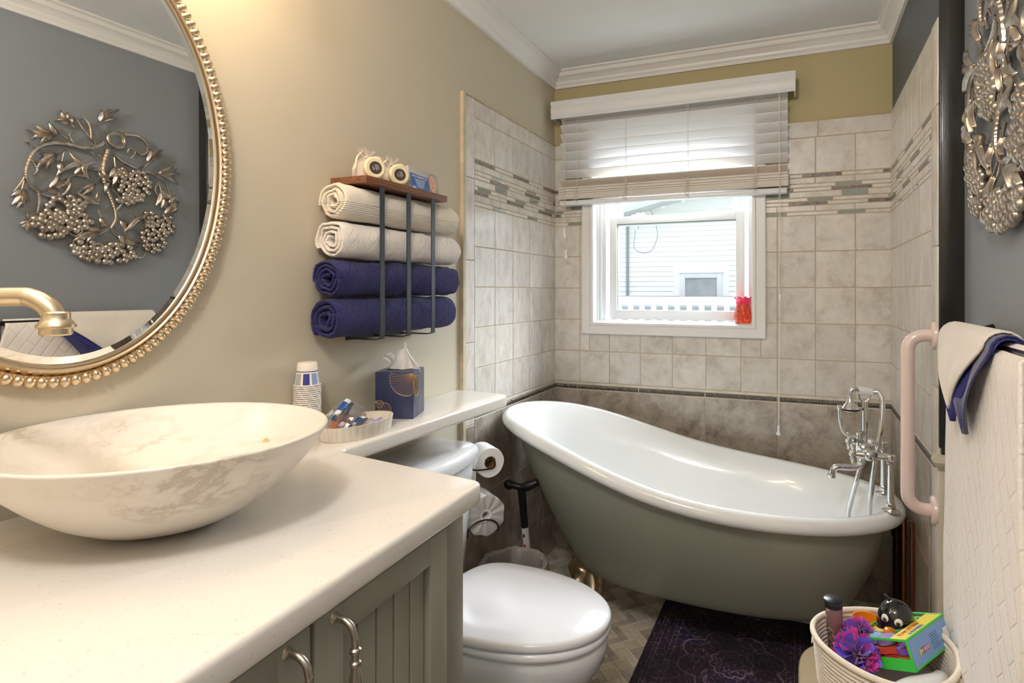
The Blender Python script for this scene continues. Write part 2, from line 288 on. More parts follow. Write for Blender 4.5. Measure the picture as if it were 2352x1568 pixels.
def resample(P, step):
    P = [Vector(p) for p in P]; out = [P[0]]; need = step
    for a, b in zip(P[:-1], P[1:]):
        L = (b-a).length; t = need
        while t <= L: out.append(a.lerp(b, t/L)); t += step
        need = t-L
    return out
ART={'vines':[([(0.0264,0.1871),(-0.0089,0.1612),(-0.0389,0.1529),(-0.0723,0.1539),(-0.1008,0.1553),(-0.1404,0.1479),(-0.1787,0.1238),(-0.2049,0.0793),(-0.2179,0.0242),(-0.2107,-0.0123),(-0.183,-0.0431),(-0.141,-0.053),(-0.1054,-0.0396),(-0.0871,-0.004),(-0.0931,0.0249)],0.005),([(0.0953,0.2403),(0.1481,0.2449),(0.1803,0.2227),(0.1877,0.1883),(0.1626,0.1713),(0.1382,0.1903)],0.0048),([(0.0398,0.164),(0.0261,0.111),(0.025,0.0479),(0.0369,0.0028),(0.0526,-0.042),(0.0639,-0.0871),(0.0638,-0.1188),(0.0477,-0.1552)],0.0055),([(0.0624,0.1482),(0.0949,0.1261),(0.1476,0.1075),(0.2025,0.0965),(0.2491,0.0687),(0.2729,0.0214),(0.2796,-0.0524)],0.0038),([(0.0477,-0.1552),(0.0704,-0.1819),(0.1173,-0.207)],0.0026),([(0.0477,-0.1552),(-0.0014,-0.1893),(-0.0527,-0.2046)],0.0026),([(-0.0001,0.1778),(-0.026,0.2022),(-0.0429,0.2233),(-0.0637,0.2581)],0.0031),([(-0.0174,0.1941),(-0.0215,0.2394),(-0.0385,0.2679),(-0.0553,0.2605)],0.0031),([(-0.183,-0.0431),(-0.1793,-0.0786),(-0.1832,-0.1215)],0.0034),([(-0.2179,0.01),(-0.2343,-0.0261),(-0.2486,-0.0521)],0.0026),([(-0.0926,0.1748),(-0.1206,0.1973),(-0.1556,0.2073)],0.0024),([(-0.2012,0.0754),(-0.1827,0.0411),(-0.1977,0.0188),(-0.2105,0.04)],0.0026),([(-0.0722,0.1649),(-0.0845,0.192),(-0.0701,0.2058),(-0.0639,0.1873)],0.0024),([(0.1187,0.1422),(0.1381,0.1739),(0.1188,0.1857),(0.1116,0.1677)],0.0024),([(-0.0176,0.1426),(-0.0003,0.1207),(0.0217,0.1205),(0.0129,0.1368)],0.0024),([(-0.0771,-0.0725),(-0.0934,-0.0451),(-0.0605,-0.0295),(-0.0437,-0.0114)],0.0024),([(-0.2066,0.1265),(-0.1937,0.1273),(-0.2139,0.1342),(-0.2084,0.1451)],0.0024),([(0.1699,0.1176),(0.1977,0.1487),(0.2235,0.1939)],0.0024),([(0.0616,-0.0874),(0.0895,-0.047),(0.0757,-0.017),(0.0528,0.0056)],0.0024),([(-0.0978,-0.1792),(-0.0693,-0.1962),(-0.0442,-0.1733)],0.0024),([(0.1364,-0.2654),(0.1659,-0.2661),(0.181,-0.2373)],0.0024),([(0.2645,-0.0545),(0.2383,-0.0128),(0.2177,0.029),(0.2334,0.0658)],0.0024),([(-0.0092,0.0748),(0.0171,0.0751),(0.0084,0.0915),(-0.007,0.0856)],0.0024),([(-0.1827,0.0603),(-0.1675,0.0685),(-0.1751,0.0764)],0.0024)],'leaves':[([(-0.1127,0.1845),(-0.1923,0.181)],0.0075),([(-0.1127,0.1845),(-0.1731,0.2121)],0.0075),([(-0.1127,0.1845),(-0.1397,0.2256)],0.0075),([(-0.1127,0.1845),(-0.1801,0.1444)],0.0075),([(-0.1127,0.1845),(-0.1577,0.1337)],0.0075),([(-0.0761,0.2294),(-0.1146,0.2459)],0.0075),([(-0.0761,0.2294),(-0.1017,0.2671)],0.0075),([(-0.0761,0.2294),(-0.0821,0.2697)],0.0075),([(-0.0761,0.2294),(-0.0676,0.2602)],0.0075),([(-0.0761,0.2294),(-0.1276,0.2262)],0.0075),([(-0.0086,0.2429),(-0.0008,0.2962)],0.009),([(-0.0086,0.2429),(0.0218,0.3028)],0.009),([(-0.0086,0.2429),(0.0651,0.3138)],0.009),([(-0.0086,0.2429),(0.0573,0.2749)],0.009),([(-0.1009,0.1254),(-0.1595,0.1178)],0.0083),([(-0.1009,0.1254),(-0.1763,0.0826)],0.0083),([(-0.1009,0.1254),(-0.1621,0.058)],0.0083),([(-0.1009,0.1254),(-0.1352,0.057)],0.0083),([(-0.1049,0.117),(-0.1255,0.0427)],0.0075),([(-0.1049,0.117),(-0.1093,0.0567)],0.0075),([(-0.2235,-0.0147),(-0.2557,-0.0501)],0.009),([(-0.2235,-0.0147),(-0.2564,-0.0819)],0.009),([(-0.2235,-0.0147),(-0.2395,-0.0947)],0.009),([(-0.2235,-0.0147),(-0.2189,-0.0845)],0.009),([(-0.2235,-0.0147),(-0.2017,-0.0601)],0.009),([(-0.1679,-0.0381),(-0.1388,0.0306)],0.0083),([(-0.1679,-0.0381),(-0.1138,0.0109)],0.0083),([(-0.1679,-0.0381),(-0.1103,-0.0151)],0.0083),([(-0.1679,-0.0381),(-0.1242,-0.0507)],0.0083),([(-0.085,0.0315),(-0.0468,0.0782)],0.0075),([(-0.085,0.0315),(-0.0657,0.0856)],0.0075),([(-0.085,0.0315),(-0.0285,0.0612)],0.0075),([(-0.085,0.0315),(-0.0317,0.0304)],0.0075),([(-0.085,0.0315),(-0.111,-0.0116)],0.0075),([(0.0624,0.1296),(0.0349,0.0688)],0.009),([(0.0624,0.1296),(0.0486,0.038)],0.009),([(0.0624,0.1296),(0.0789,0.0609)],0.009),([(0.0624,0.1296),(0.1072,0.0775)],0.009),([(0.1624,0.1161),(0.1768,0.1781)],0.0083),([(0.1624,0.1161),(0.2031,0.1889)],0.0083),([(0.1624,0.1161),(0.2335,0.1863)],0.0083),([(0.1624,0.1161),(0.2343,0.1603)],0.0083),([(0.2025,0.0965),(0.2714,0.163)],0.009),([(0.2025,0.0965),(0.2787,0.1341)],0.009),([(0.2025,0.0965),(0.2918,0.1057)],0.009),([(0.2025,0.0965),(0.289,0.0588)],0.009),([(0.2333,0.0488),(0.21,-0.0241)],0.009),([(0.2333,0.0488),(0.233,-0.0306)],0.009),([(0.2333,0.0488),(0.262,-0.0135)],0.009),([(0.2333,0.0488),(0.2779,0.0161)],0.009),([(0.0126,0.0455),(-0.0385,0.0075)],0.009),([(0.0126,0.0455),(-0.0336,-0.0178)],0.009),([(0.0126,0.0455),(-0.0041,-0.0113)],0.009),([(0.0484,0.0366),(0.0346,0.0784)],0.0075),([(0.0484,0.0366),(0.0225,0.0678)],0.0075),([(0.0484,0.0366),(0.0327,-0.0157)],0.0075),([(0.2647,-0.0201),(0.2927,-0.0332)],0.0075),([(0.2647,-0.0201),(0.302,-0.0073)],0.0075),([(0.2647,-0.0201),(0.2891,0.0147)],0.0075),([(0.2647,-0.0201),(0.2958,-0.0553)],0.0075),([(-0.1945,-0.1372),(-0.2136,-0.1256)],0.009),([(-0.1945,-0.1372),(-0.2255,-0.1559)],0.009),([(-0.1945,-0.1372),(-0.2159,-0.1728)],0.009),([(-0.1945,-0.1372),(-0.2017,-0.1898)],0.009),([(0.0477,-0.1526),(-0.0163,-0.1399)],0.0083),([(0.0477,-0.1526),(-0.0387,-0.1802)],0.0083),([(0.0477,-0.1526),(-0.0513,-0.2175)],0.0083),([(0.0477,-0.1526),(-0.0029,-0.2169)],0.0083),([(0.0567,-0.1621),(0.0738,-0.2154)],0.0083),([(0.0567,-0.1621),(0.1013,-0.2192)],0.0083),([(0.0567,-0.1621),(0.1257,-0.2107)],0.0083),([(0.0567,-0.1621),(0.1454,-0.1898)],0.0083),([(0.0708,-0.0859),(0.0986,-0.1381)],0.0075),([(0.0708,-0.0859),(0.0886,-0.1612)],0.0075),([(0.0708,-0.0859),(0.1102,-0.1187)],0.0075),([(0.2433,-0.0733),(0.285,-0.0417)],0.0075),([(0.2433,-0.0733),(0.2646,-0.0307)],0.0075),([(0.2433,-0.0733),(0.2723,-0.1241)],0.0075),([(0.0077,-0.0947),(0.0144,-0.14)],0.009),([(0.0077,-0.0947),(0.0297,-0.1371)],0.009)],'grapes':[((-0.1329,-0.0607),0.0128),((-0.114,-0.0623),0.0128),((-0.1527,-0.0901),0.0128),((-0.0691,-0.0612),0.0128),((-0.0971,-0.0705),0.0128),((-0.0613,-0.1132),0.0128),((-0.1243,-0.1058),0.0128),((-0.0888,-0.1048),0.0128),((-0.0512,-0.0904),0.0128),((-0.0896,-0.0832),0.0128),((-0.1417,-0.0799),0.0128),((-0.1551,-0.1101),0.0128),((-0.0692,-0.0969),0.0128),((-0.1125,-0.1323),0.0128),((-0.042,-0.0754),0.0128),((-0.068,-0.078),0.0128),((-0.1316,-0.13),0.0128),((-0.0809,-0.047),0.0128),((-0.0716,-0.1255),0.0128),((-0.0549,-0.0571),0.0128),((-0.0778,-0.129),0.0138),((-0.0356,-0.1575),0.0138),((-0.115,-0.1484),0.0138),((-0.0923,-0.1428),0.0138),((-0.1743,-0.1439),0.0138),((-0.0596,-0.1413),0.0138),((-0.1577,-0.1508),0.0138),((-0.1786,-0.1631),0.0138),((-0.0368,-0.1376),0.0138),((-0.1219,-0.1738),0.0138),((-0.0375,-0.1135),0.0138),((-0.1456,-0.1749),0.0138),((-0.1677,-0.1276),0.0138),((-0.1021,-0.175),0.0138),((-0.1439,-0.1533),0.0138),((-0.1126,-0.1146),0.0138),((-0.0769,-0.1499),0.0138),((-0.0873,-0.1125),0.0138),((-0.1411,-0.1351),0.0138),((-0.0532,-0.1621),0.0138),((-0.088,-0.1679),0.0138),((-0.1279,-0.1407),0.0138),((-0.1663,-0.1765),0.0138),((-0.1922,-0.1435),0.0138),((-0.0666,-0.1736),0.0138),((-0.1292,-0.1216),0.0138),((-0.0194,-0.1366),0.0138),((-0.103,-0.1261),0.0138),((-0.1475,-0.1204),0.0138),((-0.055,-0.1082),0.0138),((-0.1318,-0.1618),0.0138),((-0.0725,-0.1099),0.0138),((-0.1948,-0.1658),0.0138),((-0.1451,-0.1765),0.0138),((-0.1275,-0.1998),0.0138),((-0.1124,-0.171),0.0138),((-0.1634,-0.1785),0.0138),((-0.1699,-0.2041),0.0138),((-0.1474,-0.2062),0.0138),((-0.1132,-0.1967),0.0138),((-0.1259,-0.1683),0.0138),((-0.1023,-0.1831),0.0138),((0.1932,0.0399),0.0123),((0.0936,0.042),0.0123),((0.1887,0.0114),0.0123),((0.156,0.0427),0.0123),((0.1353,0.0359),0.0123),((0.1251,0.0576),0.0123),((0.1669,-0.0028),0.0123),((0.1825,0.0745),0.0123),((0.1492,0.0757),0.0123),((0.1138,-0.0241),0.0123),((0.1759,0.0244),0.0123),((0.1107,0.0094),0.0123),((0.1212,0.0268),0.0123),((0.1476,0.0128),0.0123),((0.1096,0.0691),0.0123),((0.1754,0.0514),0.0123),((0.1272,-0.0022),0.0123),((0.1455,-0.0258),0.0123),((0.1006,-0.0109),0.0123),((0.1514,0.0939),0.0123),((0.1118,0.04),0.0123),((0.128,-0.033),0.0123),((0.0906,0.0245),0.0123),((0.1238,0.0779),0.0123),((0.0828,0.0049),0.0123),((0.16,0.0654),0.0123),((0.0933,0.0605),0.0123),((0.1933,0.0586),0.0123),((0.162,-0.0238),0.0123),((0.136,0.0916),0.0123),((0.1435,0.0579),0.0123),((0.1699,0.0928),0.0123),((0.1504,-0.0054),0.0123),((0.133,0.0169),0.0123),((0.0764,-0.037),0.0123),((0.0998,-0.0252),0.0123),((0.1275,-0.0383),0.0123),((0.1099,-0.0468),0.0123),((0.1403,-0.0192),0.0123),((0.0904,-0.04),0.0123),((0.1151,-0.0291),0.0123),((0.1207,-0.0117),0.0123),((0.1023,0.0794),0.0118),((0.1188,0.0718),0.0118),((0.0837,0.0674),0.0118),((0.0952,0.0949),0.0118),((0.0979,0.0574),0.0118),((0.0815,0.0871),0.0118),((0.2292,-0.2111),0.0108),((0.188,-0.2148),0.0108),((0.2263,-0.1551),0.0108),((0.2062,-0.164),0.0108),((0.1844,-0.1527),0.0108),((0.168,-0.1843),0.0108),((0.2067,-0.2128),0.0108),((0.2153,-0.2281),0.0108),((0.2198,-0.1822),0.0108),((0.2232,-0.1234),0.0108),((0.2478,-0.2179),0.0108),((0.1734,-0.2191),0.0108),((0.1917,-0.1691),0.0108),((0.2546,-0.1507),0.0108),((0.2386,-0.1443),0.0108),((0.2047,-0.1135),0.0108),((0.2309,-0.2341),0.0108),((0.1844,-0.2329),0.0108),((0.177,-0.128),0.0108),((0.1919,-0.1872),0.0108),((0.1668,-0.1636),0.0108),((0.1899,-0.1116),0.0108),((0.2456,-0.1838),0.0108),((0.2295,-0.1073),0.0108),((0.2058,-0.1293),0.0108),((0.2101,-0.1472),0.0108),((0.2055,-0.2416),0.0108),((0.2453,-0.1276),0.0108),((0.2328,-0.1696),0.0108),((0.1773,-0.1984),0.0108),((0.2566,-0.1661),0.0108),((0.2551,-0.1996),0.0108),((0.1917,-0.1298),0.0108),((0.207,-0.1909),0.0108),((0.1896,-0.0974),0.0108),((0.1857,-0.1139),0.0108),((0.2043,-0.0949),0.0108),((0.1688,-0.103),0.0108),((0.2035,-0.1335),0.0108),((0.2219,-0.0881),0.0108),((0.1808,-0.0773),0.0108),((0.202,-0.0744),0.0108),((0.2095,-0.1178),0.0108),((0.2594,-0.0914),0.0108),((0.2502,-0.1194),0.0108),((0.2539,-0.16),0.0108),((0.2685,-0.1545),0.0108),((0.2691,-0.1219),0.0108),((0.2857,-0.1468),0.0108),((0.2903,-0.1222),0.0108),((0.2736,-0.104),0.0108),((0.2423,-0.1031),0.0108),((0.2533,-0.1443),0.0108),((0.2818,-0.0851),0.0108),((0.2752,-0.1364),0.0108),((-0.0548,-0.2192),0.0133),((-0.0547,-0.2634),0.0133),((-0.0145,-0.2372),0.0133),((-0.0774,-0.2371),0.0133),((-0.0475,-0.2783),0.0133),((-0.0157,-0.2188),0.0133),((-0.0401,-0.2589),0.0133),((-0.0697,-0.2601),0.0133),((-0.0378,-0.239),0.0133),((-0.0179,-0.2571),0.0133),((-0.0485,-0.2008),0.0133),((-0.0605,-0.2454),0.0133),((0.1173,-0.2287),0.0133),((0.0358,-0.2335),0.0133),((0.0468,-0.2938),0.0133),((0.1257,-0.2509),0.0133),((0.0074,-0.2424),0.0133),((-0.0041,-0.2785),0.0133),((0.0509,-0.268),0.0133),((0.0677,-0.2561),0.0133),((0.0102,-0.2694),0.0133),((0.0712,-0.2205),0.0133),((0.0901,-0.2473),0.0133),((0.0466,-0.2472),0.0133),((0.0788,-0.2863),0.0133),((0.03,-0.2914),0.0133),((0.1173,-0.27),0.0133),((0.0311,-0.2705),0.0133),((0.0235,-0.2538),0.0133),((0.0875,-0.2217),0.0133),((0.1021,-0.2643),0.0133),((0.0998,-0.284),0.0133),((0.0505,-0.2216),0.0133),((0.0748,-0.2388),0.0133),((0.1355,-0.2656),0.0133),((-0.0074,-0.2537),0.0133),((0.0028,-0.2903),0.0133),((-0.0123,-0.2783),0.0133),((0.0038,-0.269),0.0133),((-0.0286,-0.2856),0.0133),((-0.0217,-0.2649),0.0133)],'birds':[([(-0.0888,0.1208),(-0.0766,0.1035),(-0.0559,0.0879),(-0.0391,0.0864),(-0.0112,0.1054)],[(-0.1171,0.0449),(-0.0766,0.0784),(-0.0433,0.0881),(-0.0434,0.06),(-0.0308,0.0319)]),([(-0.0646,-0.0302),(-0.0438,-0.0419),(-0.0226,-0.0539),(-0.0009,-0.0608),(0.0122,-0.064)],[(-0.0606,-0.0801),(-0.0268,-0.0546),(-0.0009,-0.0453),(0.0014,-0.019)]),([(0.0938,-0.1634),(0.1128,-0.1451),(0.137,-0.115),(0.1616,-0.0954),(0.1816,-0.0816)],[(0.1274,-0.0835),(0.1419,-0.1089),(0.1665,-0.1058),(0.1713,-0.1495)])],'rings':[((0.0696,0.2091),0.03),((0.0051,-0.2363),0.016)],'lv':[5,5,4,4,2,5,4,5,4,4,4,4,3,3,4,4,4,4,3,3,2],'gv':[20,33,9,34,8,6,34,9,12,12,24,5]}
# ------------------------------------------------------------------ the room shell
XW, XG, YB, YE, YF = 1.524, 1.574, 2.663, 1.762, -1.15   # tiled wall, grey wall, back wall, pilaster, wall behind the camera
def wallbox(name, x0, x1, y0, y1, z0, z1, mat):
    b = MB(); b.box(x0, x1, y0, y1, z0, z1); return single(b, name, mat, kind='structure', smooth=False)
wl = wallbox('wall_left', -.12, 0, YF-.12, YB+.12, 0, CEIL_Z, MT['sage'])
wr = wallbox('wall_right', XG, XG+.12, YF-.12, YE, 0, CEIL_Z, MT['slate'])
wa = wallbox('wall_alcove', XW, XG+.12, YE+.02, YB, 0, CEIL_Z, MT['slateshade'])
wf = wallbox('wall_front', 0, XG, YF-.12, YF, 0, CEIL_Z, MT['sage'])
b = MB(); b.box(-.12, XG+.12, YF-.12, YB+.12, -.08, 0); fl = single(b, 'floor', M('floor_grout', (206, 196, 178), .8), kind='structure', smooth=False)
b = MB(); b.box(-.12, XG+.12, YF-.12, YB+.12, CEIL_Z, CEIL_Z+.08); single(b, 'ceiling', MT['ceil'], kind='structure', smooth=False)
OX0, OX1, OZ0, OZ1 = .212, .985, 1.150, 2.06        # window opening
b = MB()
b.box(0, OX0, YB, YB+.12, 0, CEIL_Z); b.box(OX1, XW, YB, YB+.12, 0, CEIL_Z)
b.box(OX0, OX1, YB, YB+.12, 0, OZ0); b.box(OX0, OX1, YB, YB+.12, OZ1, CEIL_Z)
wb = single(b, 'wall_back', MT['olive'], kind='structure', smooth=False)
# ---- tiles
def chamfer(mb, P, u0, u1, v0, v1, h, m, c=.0012):
    """one tile in wall coordinates; P(u, v, depth) gives the world point"""
    lo = [mb.vert(P(u, v, 0)) for u, v in ((u0, v0), (u1, v0), (u1, v1), (u0, v1))]
    md = [mb.vert(P(u, v, h-c)) for u, v in ((u0, v0), (u1, v0), (u1, v1), (u0, v1))]
    hi = [mb.vert(P(u, v, h)) for u, v in ((u0+c, v0+c), (u1-c, v0+c), (u1-c, v1-c), (u0+c, v1-c))]
    for i in range(4):
        j = (i+1) % 4; mb.face((lo[i], lo[j], md[j], md[i]), m); mb.face((md[i], md[j], hi[j], hi[i]), m)
    mb.face(hi, m)
G = .0035; TH = .008
Z_ROPE, Z_MOS0, Z_MOS1, Z_TOPB, Z_TOP = .822, 1.626, 1.806, 1.962, 2.033
def tile_panel(parent, P, ua, ub, gridoff, bigoff, mosoff, border=None, hole=None, topjoints=.31, tu=.1555):
    """tiles between u=ua and u=ub; gridoff/bigoff/mosoff = a joint position of each tile size"""
    mb = MB(); mb2 = MB(); rnd = random.Random(int(ua*1000+7))
    mb.poly([P(ua, 0, .0064), P(ub, 0, .0064), P(ub, Z_TOP, .0064), P(ua, Z_TOP, .0064)], 1) if not hole else None
    if hole:
        h0, h1, k0, k1 = hole
        for a, b_, c, d in ((ua, h0, 0, Z_TOP), (h1, ub, 0, Z_TOP), (h0, h1, 0, k0)): mb.poly([P(a, c, .0064), P(b_, c, .0064), P(b_, d, .0064), P(a, d, .0064)], 1)
    def T(u0, u1, v0, v1, m, h=TH):
        if u1-u0 < .008 or v1-v0 < .006: return
        if hole:
            h0, h1, k0, k1 = hole
            if u1 > h0 and u0 < h1 and v1 > k0 and v0 < k1:
                if u0 < h0: T(u0, h0, v0, v1, m, h)
                if u1 > h1: T(h1, u1, v0, v1, m, h)
                if v0 < k0: T(max(u0, h0), min(u1, h1), v0, k0, m, h)
                return
        chamfer(mb, P, u0+G/2, u1-G/2, v0+G/2, v1-G/2, h, m)
    def row(v0, v1, off, step, m, lo=ua, hi=ub):
        k = math.floor((lo-off)/step)-1
        while off+k*step < hi:
            a, c = max(lo, off+k*step), min(hi, off+(k+1)*step)
            if c > a: T(a, c, v0, v1, m)
            k += 1
    il, ih = ua, ub
    if border == 'low': il = ua+.068
    if border == 'high': il = ua; ih = ub
    for v0, v1 in ((.0, .195), (.195, .505), (.505, Z_ROPE-.012)): row(v0, v1, bigoff, .3155, 2, il if border == 'low' else ua, ub)
    n = 5; hh = (Z_MOS0-(Z_ROPE+.012+.012))/n
    for k in range(n): row(Z_ROPE+.024+k*hh, Z_ROPE+.024+(k+1)*hh, gridoff, tu, 0, il, ub)
    row(Z_MOS1, Z_TOPB, gridoff, tu, 0, il, ub)
    # thin light liners above and below the rope
    chamfer(mb, P, il, ub, Z_ROPE+.012, Z_ROPE+.022, TH*.95, 0); chamfer(mb, P, il, ub, Z_ROPE-.016, Z_ROPE-.012, TH*.9, 0)
    # top border and side border
    k = 0; u = il+.10 if border else il
    if border: T(il, il+.16, Z_TOPB, Z_TOP, 0); u = il+.16
    while u < ub: T(u, min(u+topjoints, ub), Z_TOPB, Z_TOP, 0); u += topjoints
    if border == 'low':
        zz = [0, .165, .478, .791, 1.103, 1.415, 1.727, Z_TOP]
        for a, c in zip(zz[:-1], zz[1:]): T(ua, il, a, c, 0 if a > .7 else 2, TH+.001)
    # mosaic sheet
    rows = [(.0175, 'b', 0, .155), (.028, 's', 0, 0), (.0175, 'g', .13, .10), (.0175, 'b', .115, .155), (.028, 'g', .155, .10), (.0175, 'g', .02, .10), (.0175, 'b', -.055, .155), (.028, 's', 0, 0), (.0175, 'g', .14, .105)]
    s_ = (Z_MOS1-Z_MOS0)/sum(r[0] for r in rows); v = Z_MOS1
    for ri, (h, kind, o, ln) in enumerate(rows):
        h *= s_; v0, v1 = v-h, v; v -= h; cuts = []
        k = math.floor((il-mosoff)/.31)-1; pos = []
        while mosoff+k*.31 < ub:
            base = mosoff+k*.31
            if kind == 's': pos += [(base+.05*(ri % 3), base+.05*(ri % 3)+.155, 0), (base+.05*(ri % 3)+.155, base+.05*(ri % 3)+.31, 0)]
            else: pos += [(base+o, base+o+ln, 3 if kind == 'b' else 4), (base+o+ln, base+o+.31, 0)]
            k += 1
        for a, c, m in pos:
            a, c = max(a, il), min(c, ub)
            if c-a > .01: T(a, c, v0, v1, m, TH if m != 4 else TH-.0006)
    o = part(mb, 'tile_panel', [MT['tile'], MT['grout'], MT['tilelow'], MT['brown'], MT['glasstile']], parent, smooth=False)
    # twisted rope liner
    pts = []; L_ = ub-il; seg = .3155
    u = bigoff+math.ceil((il-bigoff)/seg-1)*seg
    while u < ub:
        a, c = max(u, il)+.003, min(u+seg, ub)-.003
        if c-a > .02:
            nst = max(3, int((c-a)/.0022)); rings = []
            for i in range(nst+1):
                uu = a+(c-a)*i/nst
                ring = []
                for j in range(9):
                    t = PI*j/8; tw = .82+.18*math.sin(2*PI*(uu/.011)+t*1.6)
                    ring.append(P(uu, Z_ROPE-.0095*math.cos(t), .005+.0075*math.sin(t)*tw))
                rings.append(ring)
            mb2.loops(rings, closed=False)
        u += seg
    part(mb2, 'rope_liner', M('pewter_rope', (120, 116, 108), .35, .5, col2=(84, 80, 74), vs=120), parent, smooth=True)
tile_panel(wl, lambda u, v, d: (d, u, v), 1.82, YB, 1.888, 1.868, 1.893, border='low', tu=.1565)
tile_panel(wb, lambda u, v, d: (u, YB-d, v), .0, XW, .141, .1285, 1.178-.31, hole=(OX0-.02, OX1+.02, OZ0-.03, OZ1+.02))
tile_panel(wa, lambda u, v, d: (XW-d, YB-u, v), .0, YB-1.79, YB-2.327, YB-2.52, YB-2.0)
b = MB()
zz = [.83, 1.04, 1.42, 1.80, Z_TOP]
for a, c in zip([0, .4]+zz[:-1], [.4, .83]+zz[1:]): b.rbox(XW-.011, XW+.001, 1.768, 1.845, a+.001, c-.001, .003)
single(b, 'trim_1', MT['tile'], kind='structure')
b = MB(); b.box(0, .014, 1.802, 1.8195, .0, Z_TOP+.004); b.box(0, .012, 1.80, YB, Z_TOP, Z_TOP+.003); single(b, 'trim_2', MT['edge'], kind='structure', smooth=False)
# black upper pilaster and cream lower pilaster between tile and grey wall
b = MB(); b.rbox(XW-.003, XG+.001, YE-.001, YE+.02, .862, CEIL_Z, .003); b.rbox(XW-.008, XW+.004, YE+.0, YE+.012, .88, CEIL_Z, .004, 3); single(b, 'trim_3', MT['black'], kind='structure')
b = MB(); b.rbox(XW-.008, XG, YE-.004, YE+.02, 0, .825, .004)
rings = []
for z, o in ((.82, .0), (.828, .004), (.836, .012), (.846, .016), (.853, .014), (.862, .008), (.864, 0)): rings.append([(XW-.008-o, YE-.004-o, z), (XG, YE-.004-o, z), (XG, YE+.02, z), (XW-.008-o, YE+.02, z)])
b.loops(rings, True, True, True); single(b, 'trim_4', MT['beige'], kind='structure', smooth=30)
# crown moulding
def crown(name, p0, p1, inward, s0=0, s1=0):
    prof = [(.0, 0), (.012, .0), (.012, .012), (.018, .02), (.020, .03), (.032, .044), (.045, .050), (.050, .060), (.050, .066), (.062, .070), (.062, .079), (.0, .079)]
    b = MB(); p0 = Vector(p0); p1 = Vector(p1); w = Vector(inward); d = (p1-p0).normalized()
    rings = []
    for p, s in ((p0, s0), (p1, s1)): rings.append([p+w*a+d*(a*s)+Vector((0, 0, z)) for a, z in prof])
    b.loops(rings, True, True, True); single(b, name, MT['white'], kind='structure', smooth=25)
zc = CEIL_Z-.080
crown('trim_5', (0, YF, zc), (0, YB, zc), (1, 0, 0), 1, -1)
crown('trim_6', (0, YB, zc), (XW, YB, zc), (0, -1, 0), 1, -1)
crown('trim_7', (XW, YB, zc), (XW, YE, zc), (-1, 0, 0), 1, 0)
crown('trim_8', (XG, YE, zc), (XG, YF, zc), (-1, 0, 0), 0, -1)
crown('trim_9', (XG, YF, zc), (0, YF, zc), (0, 1, 0), 1, -1)
# ---- herringbone stone floor laid at 45 degrees, child of the floor
def floor_tiles():
    b = MB(); w = .029; c45 = math.cos(PI/4)
    def P(u, v, d): return (u*c45-v*c45, u*c45+v*c45, d)
    def inside(u0, u1, v0, v1):
        x, y, _ = P((u0+u1)/2, (v0+v1)/2, 0); return .03 < x < 1.50 and .95 < y < 2.62
    def T(u0, u1, v0, v1, m):
        if inside(u0, u1, v0, v1): chamfer(b, P, u0+.0009, u1-.0009, v0+.0009, v1-.0009, .003, m, .0006)
    q = w*4
    # windmill weave: every cell holds a square tile, two thin strips and two long planks, cells turned alternately
    for i in range(-4, 44):
        for j in range(-24, 34):
            u, v = i*q*.75, j*q*.75; s = q*.75; rt = (i+j) % 2
            def R(a0, a1, b0, b1, m):
                if rt: a0, a1, b0, b1 = b0, b1, a0, a1
                T(u+a0*s, u+a1*s, v+b0*s, v+b1*s, m)
            R(0, 1, 0, .30, 2); R(.0, .56, .30, .86, 0) if (i*3+j) % 3 else (R(0, .56, .30, .58, 1), R(0, .56, .58, .86, 1)); R(.56, .78, .30, 1, 1); R(.78, 1, .30, 1, 1); R(0, .56, .86, 1, 1)
    part(b, 'stone_mosaic', [tile_mat('floor_stone_a', (186, 174, 154), (210, 198, 178), (222, 213, 196), 9, .35), tile_mat('floor_stone_b', (204, 192, 170), (222, 212, 192), (232, 225, 210), 9, .35), tile_mat('floor_stone_c', (150, 142, 130), (184, 174, 160), (204, 196, 182), 9, .35)], fl, smooth=False)
floor_tiles()
# ---- window
win = thing('window_1', '', '', (0, YB, 0), kind='structure')
def frame(mb, x0, x1, z0, z1, y0, y1, wl_, wr_, wb_, wt_, r=.003, m=0):
    mb.rbox(x0, x0+wl_, y0, y1, z0, z1, r, 2, m); mb.rbox(x1-wr_, x1, y0, y1, z0, z1, r, 2, m)
    mb.rbox(x0+wl_-.002, x1-wr_+.002, y0, y1, z0, z0+wb_, r, 2, m); mb.rbox(x0+wl_-.002, x1-wr_+.002, y0, y1, z1-wt_, z1, r, 2, m)
b = MB(); CX0, CX1, CZ0, CZ1 = .158, 1.027, 1.088, 2.125
prof = [(0, .0), (0, .016), (.004, .019), (.040, .019), (.046, .024), (.056, .024), (.060, .018), (.062, .0)]
rings = []
for (x, z, sx, sz) in ((CX0, CZ0, 1, 1), (CX1, CZ0, -1, 1), (CX1, CZ1, -1, -1), (CX0, CZ1, 1, -1)): rings.append([(x+sx*a, YB-TH-d, z+sz*a) for a, d in prof])
rings.append(rings[0]); b.loops(rings, True); part(b, 'casing', MT['white'], win, smooth=25)
b = MB()
for (x0, x1, z0, z1) in ((OX0-.003, OX0+.005, OZ0, OZ1), (OX1-.005, OX1+.003, OZ0, OZ1)): b.box(x0, x1, YB-.02, YB+.12, z0, z1)
b.box(OX0, OX1, YB-.02, YB+.12, OZ1-.005, OZ1+.003)
for k, (d, o) in enumerate(((.035, .010), (.055, .024), (.075, .040), (.105, .052))):
    b.rbox(OX0+.004, OX0+o, YB+d, YB+.12, OZ0, OZ1, .002); b.rbox(OX1-o, OX1-.004, YB+d, YB+.12, OZ0, OZ1, .002)
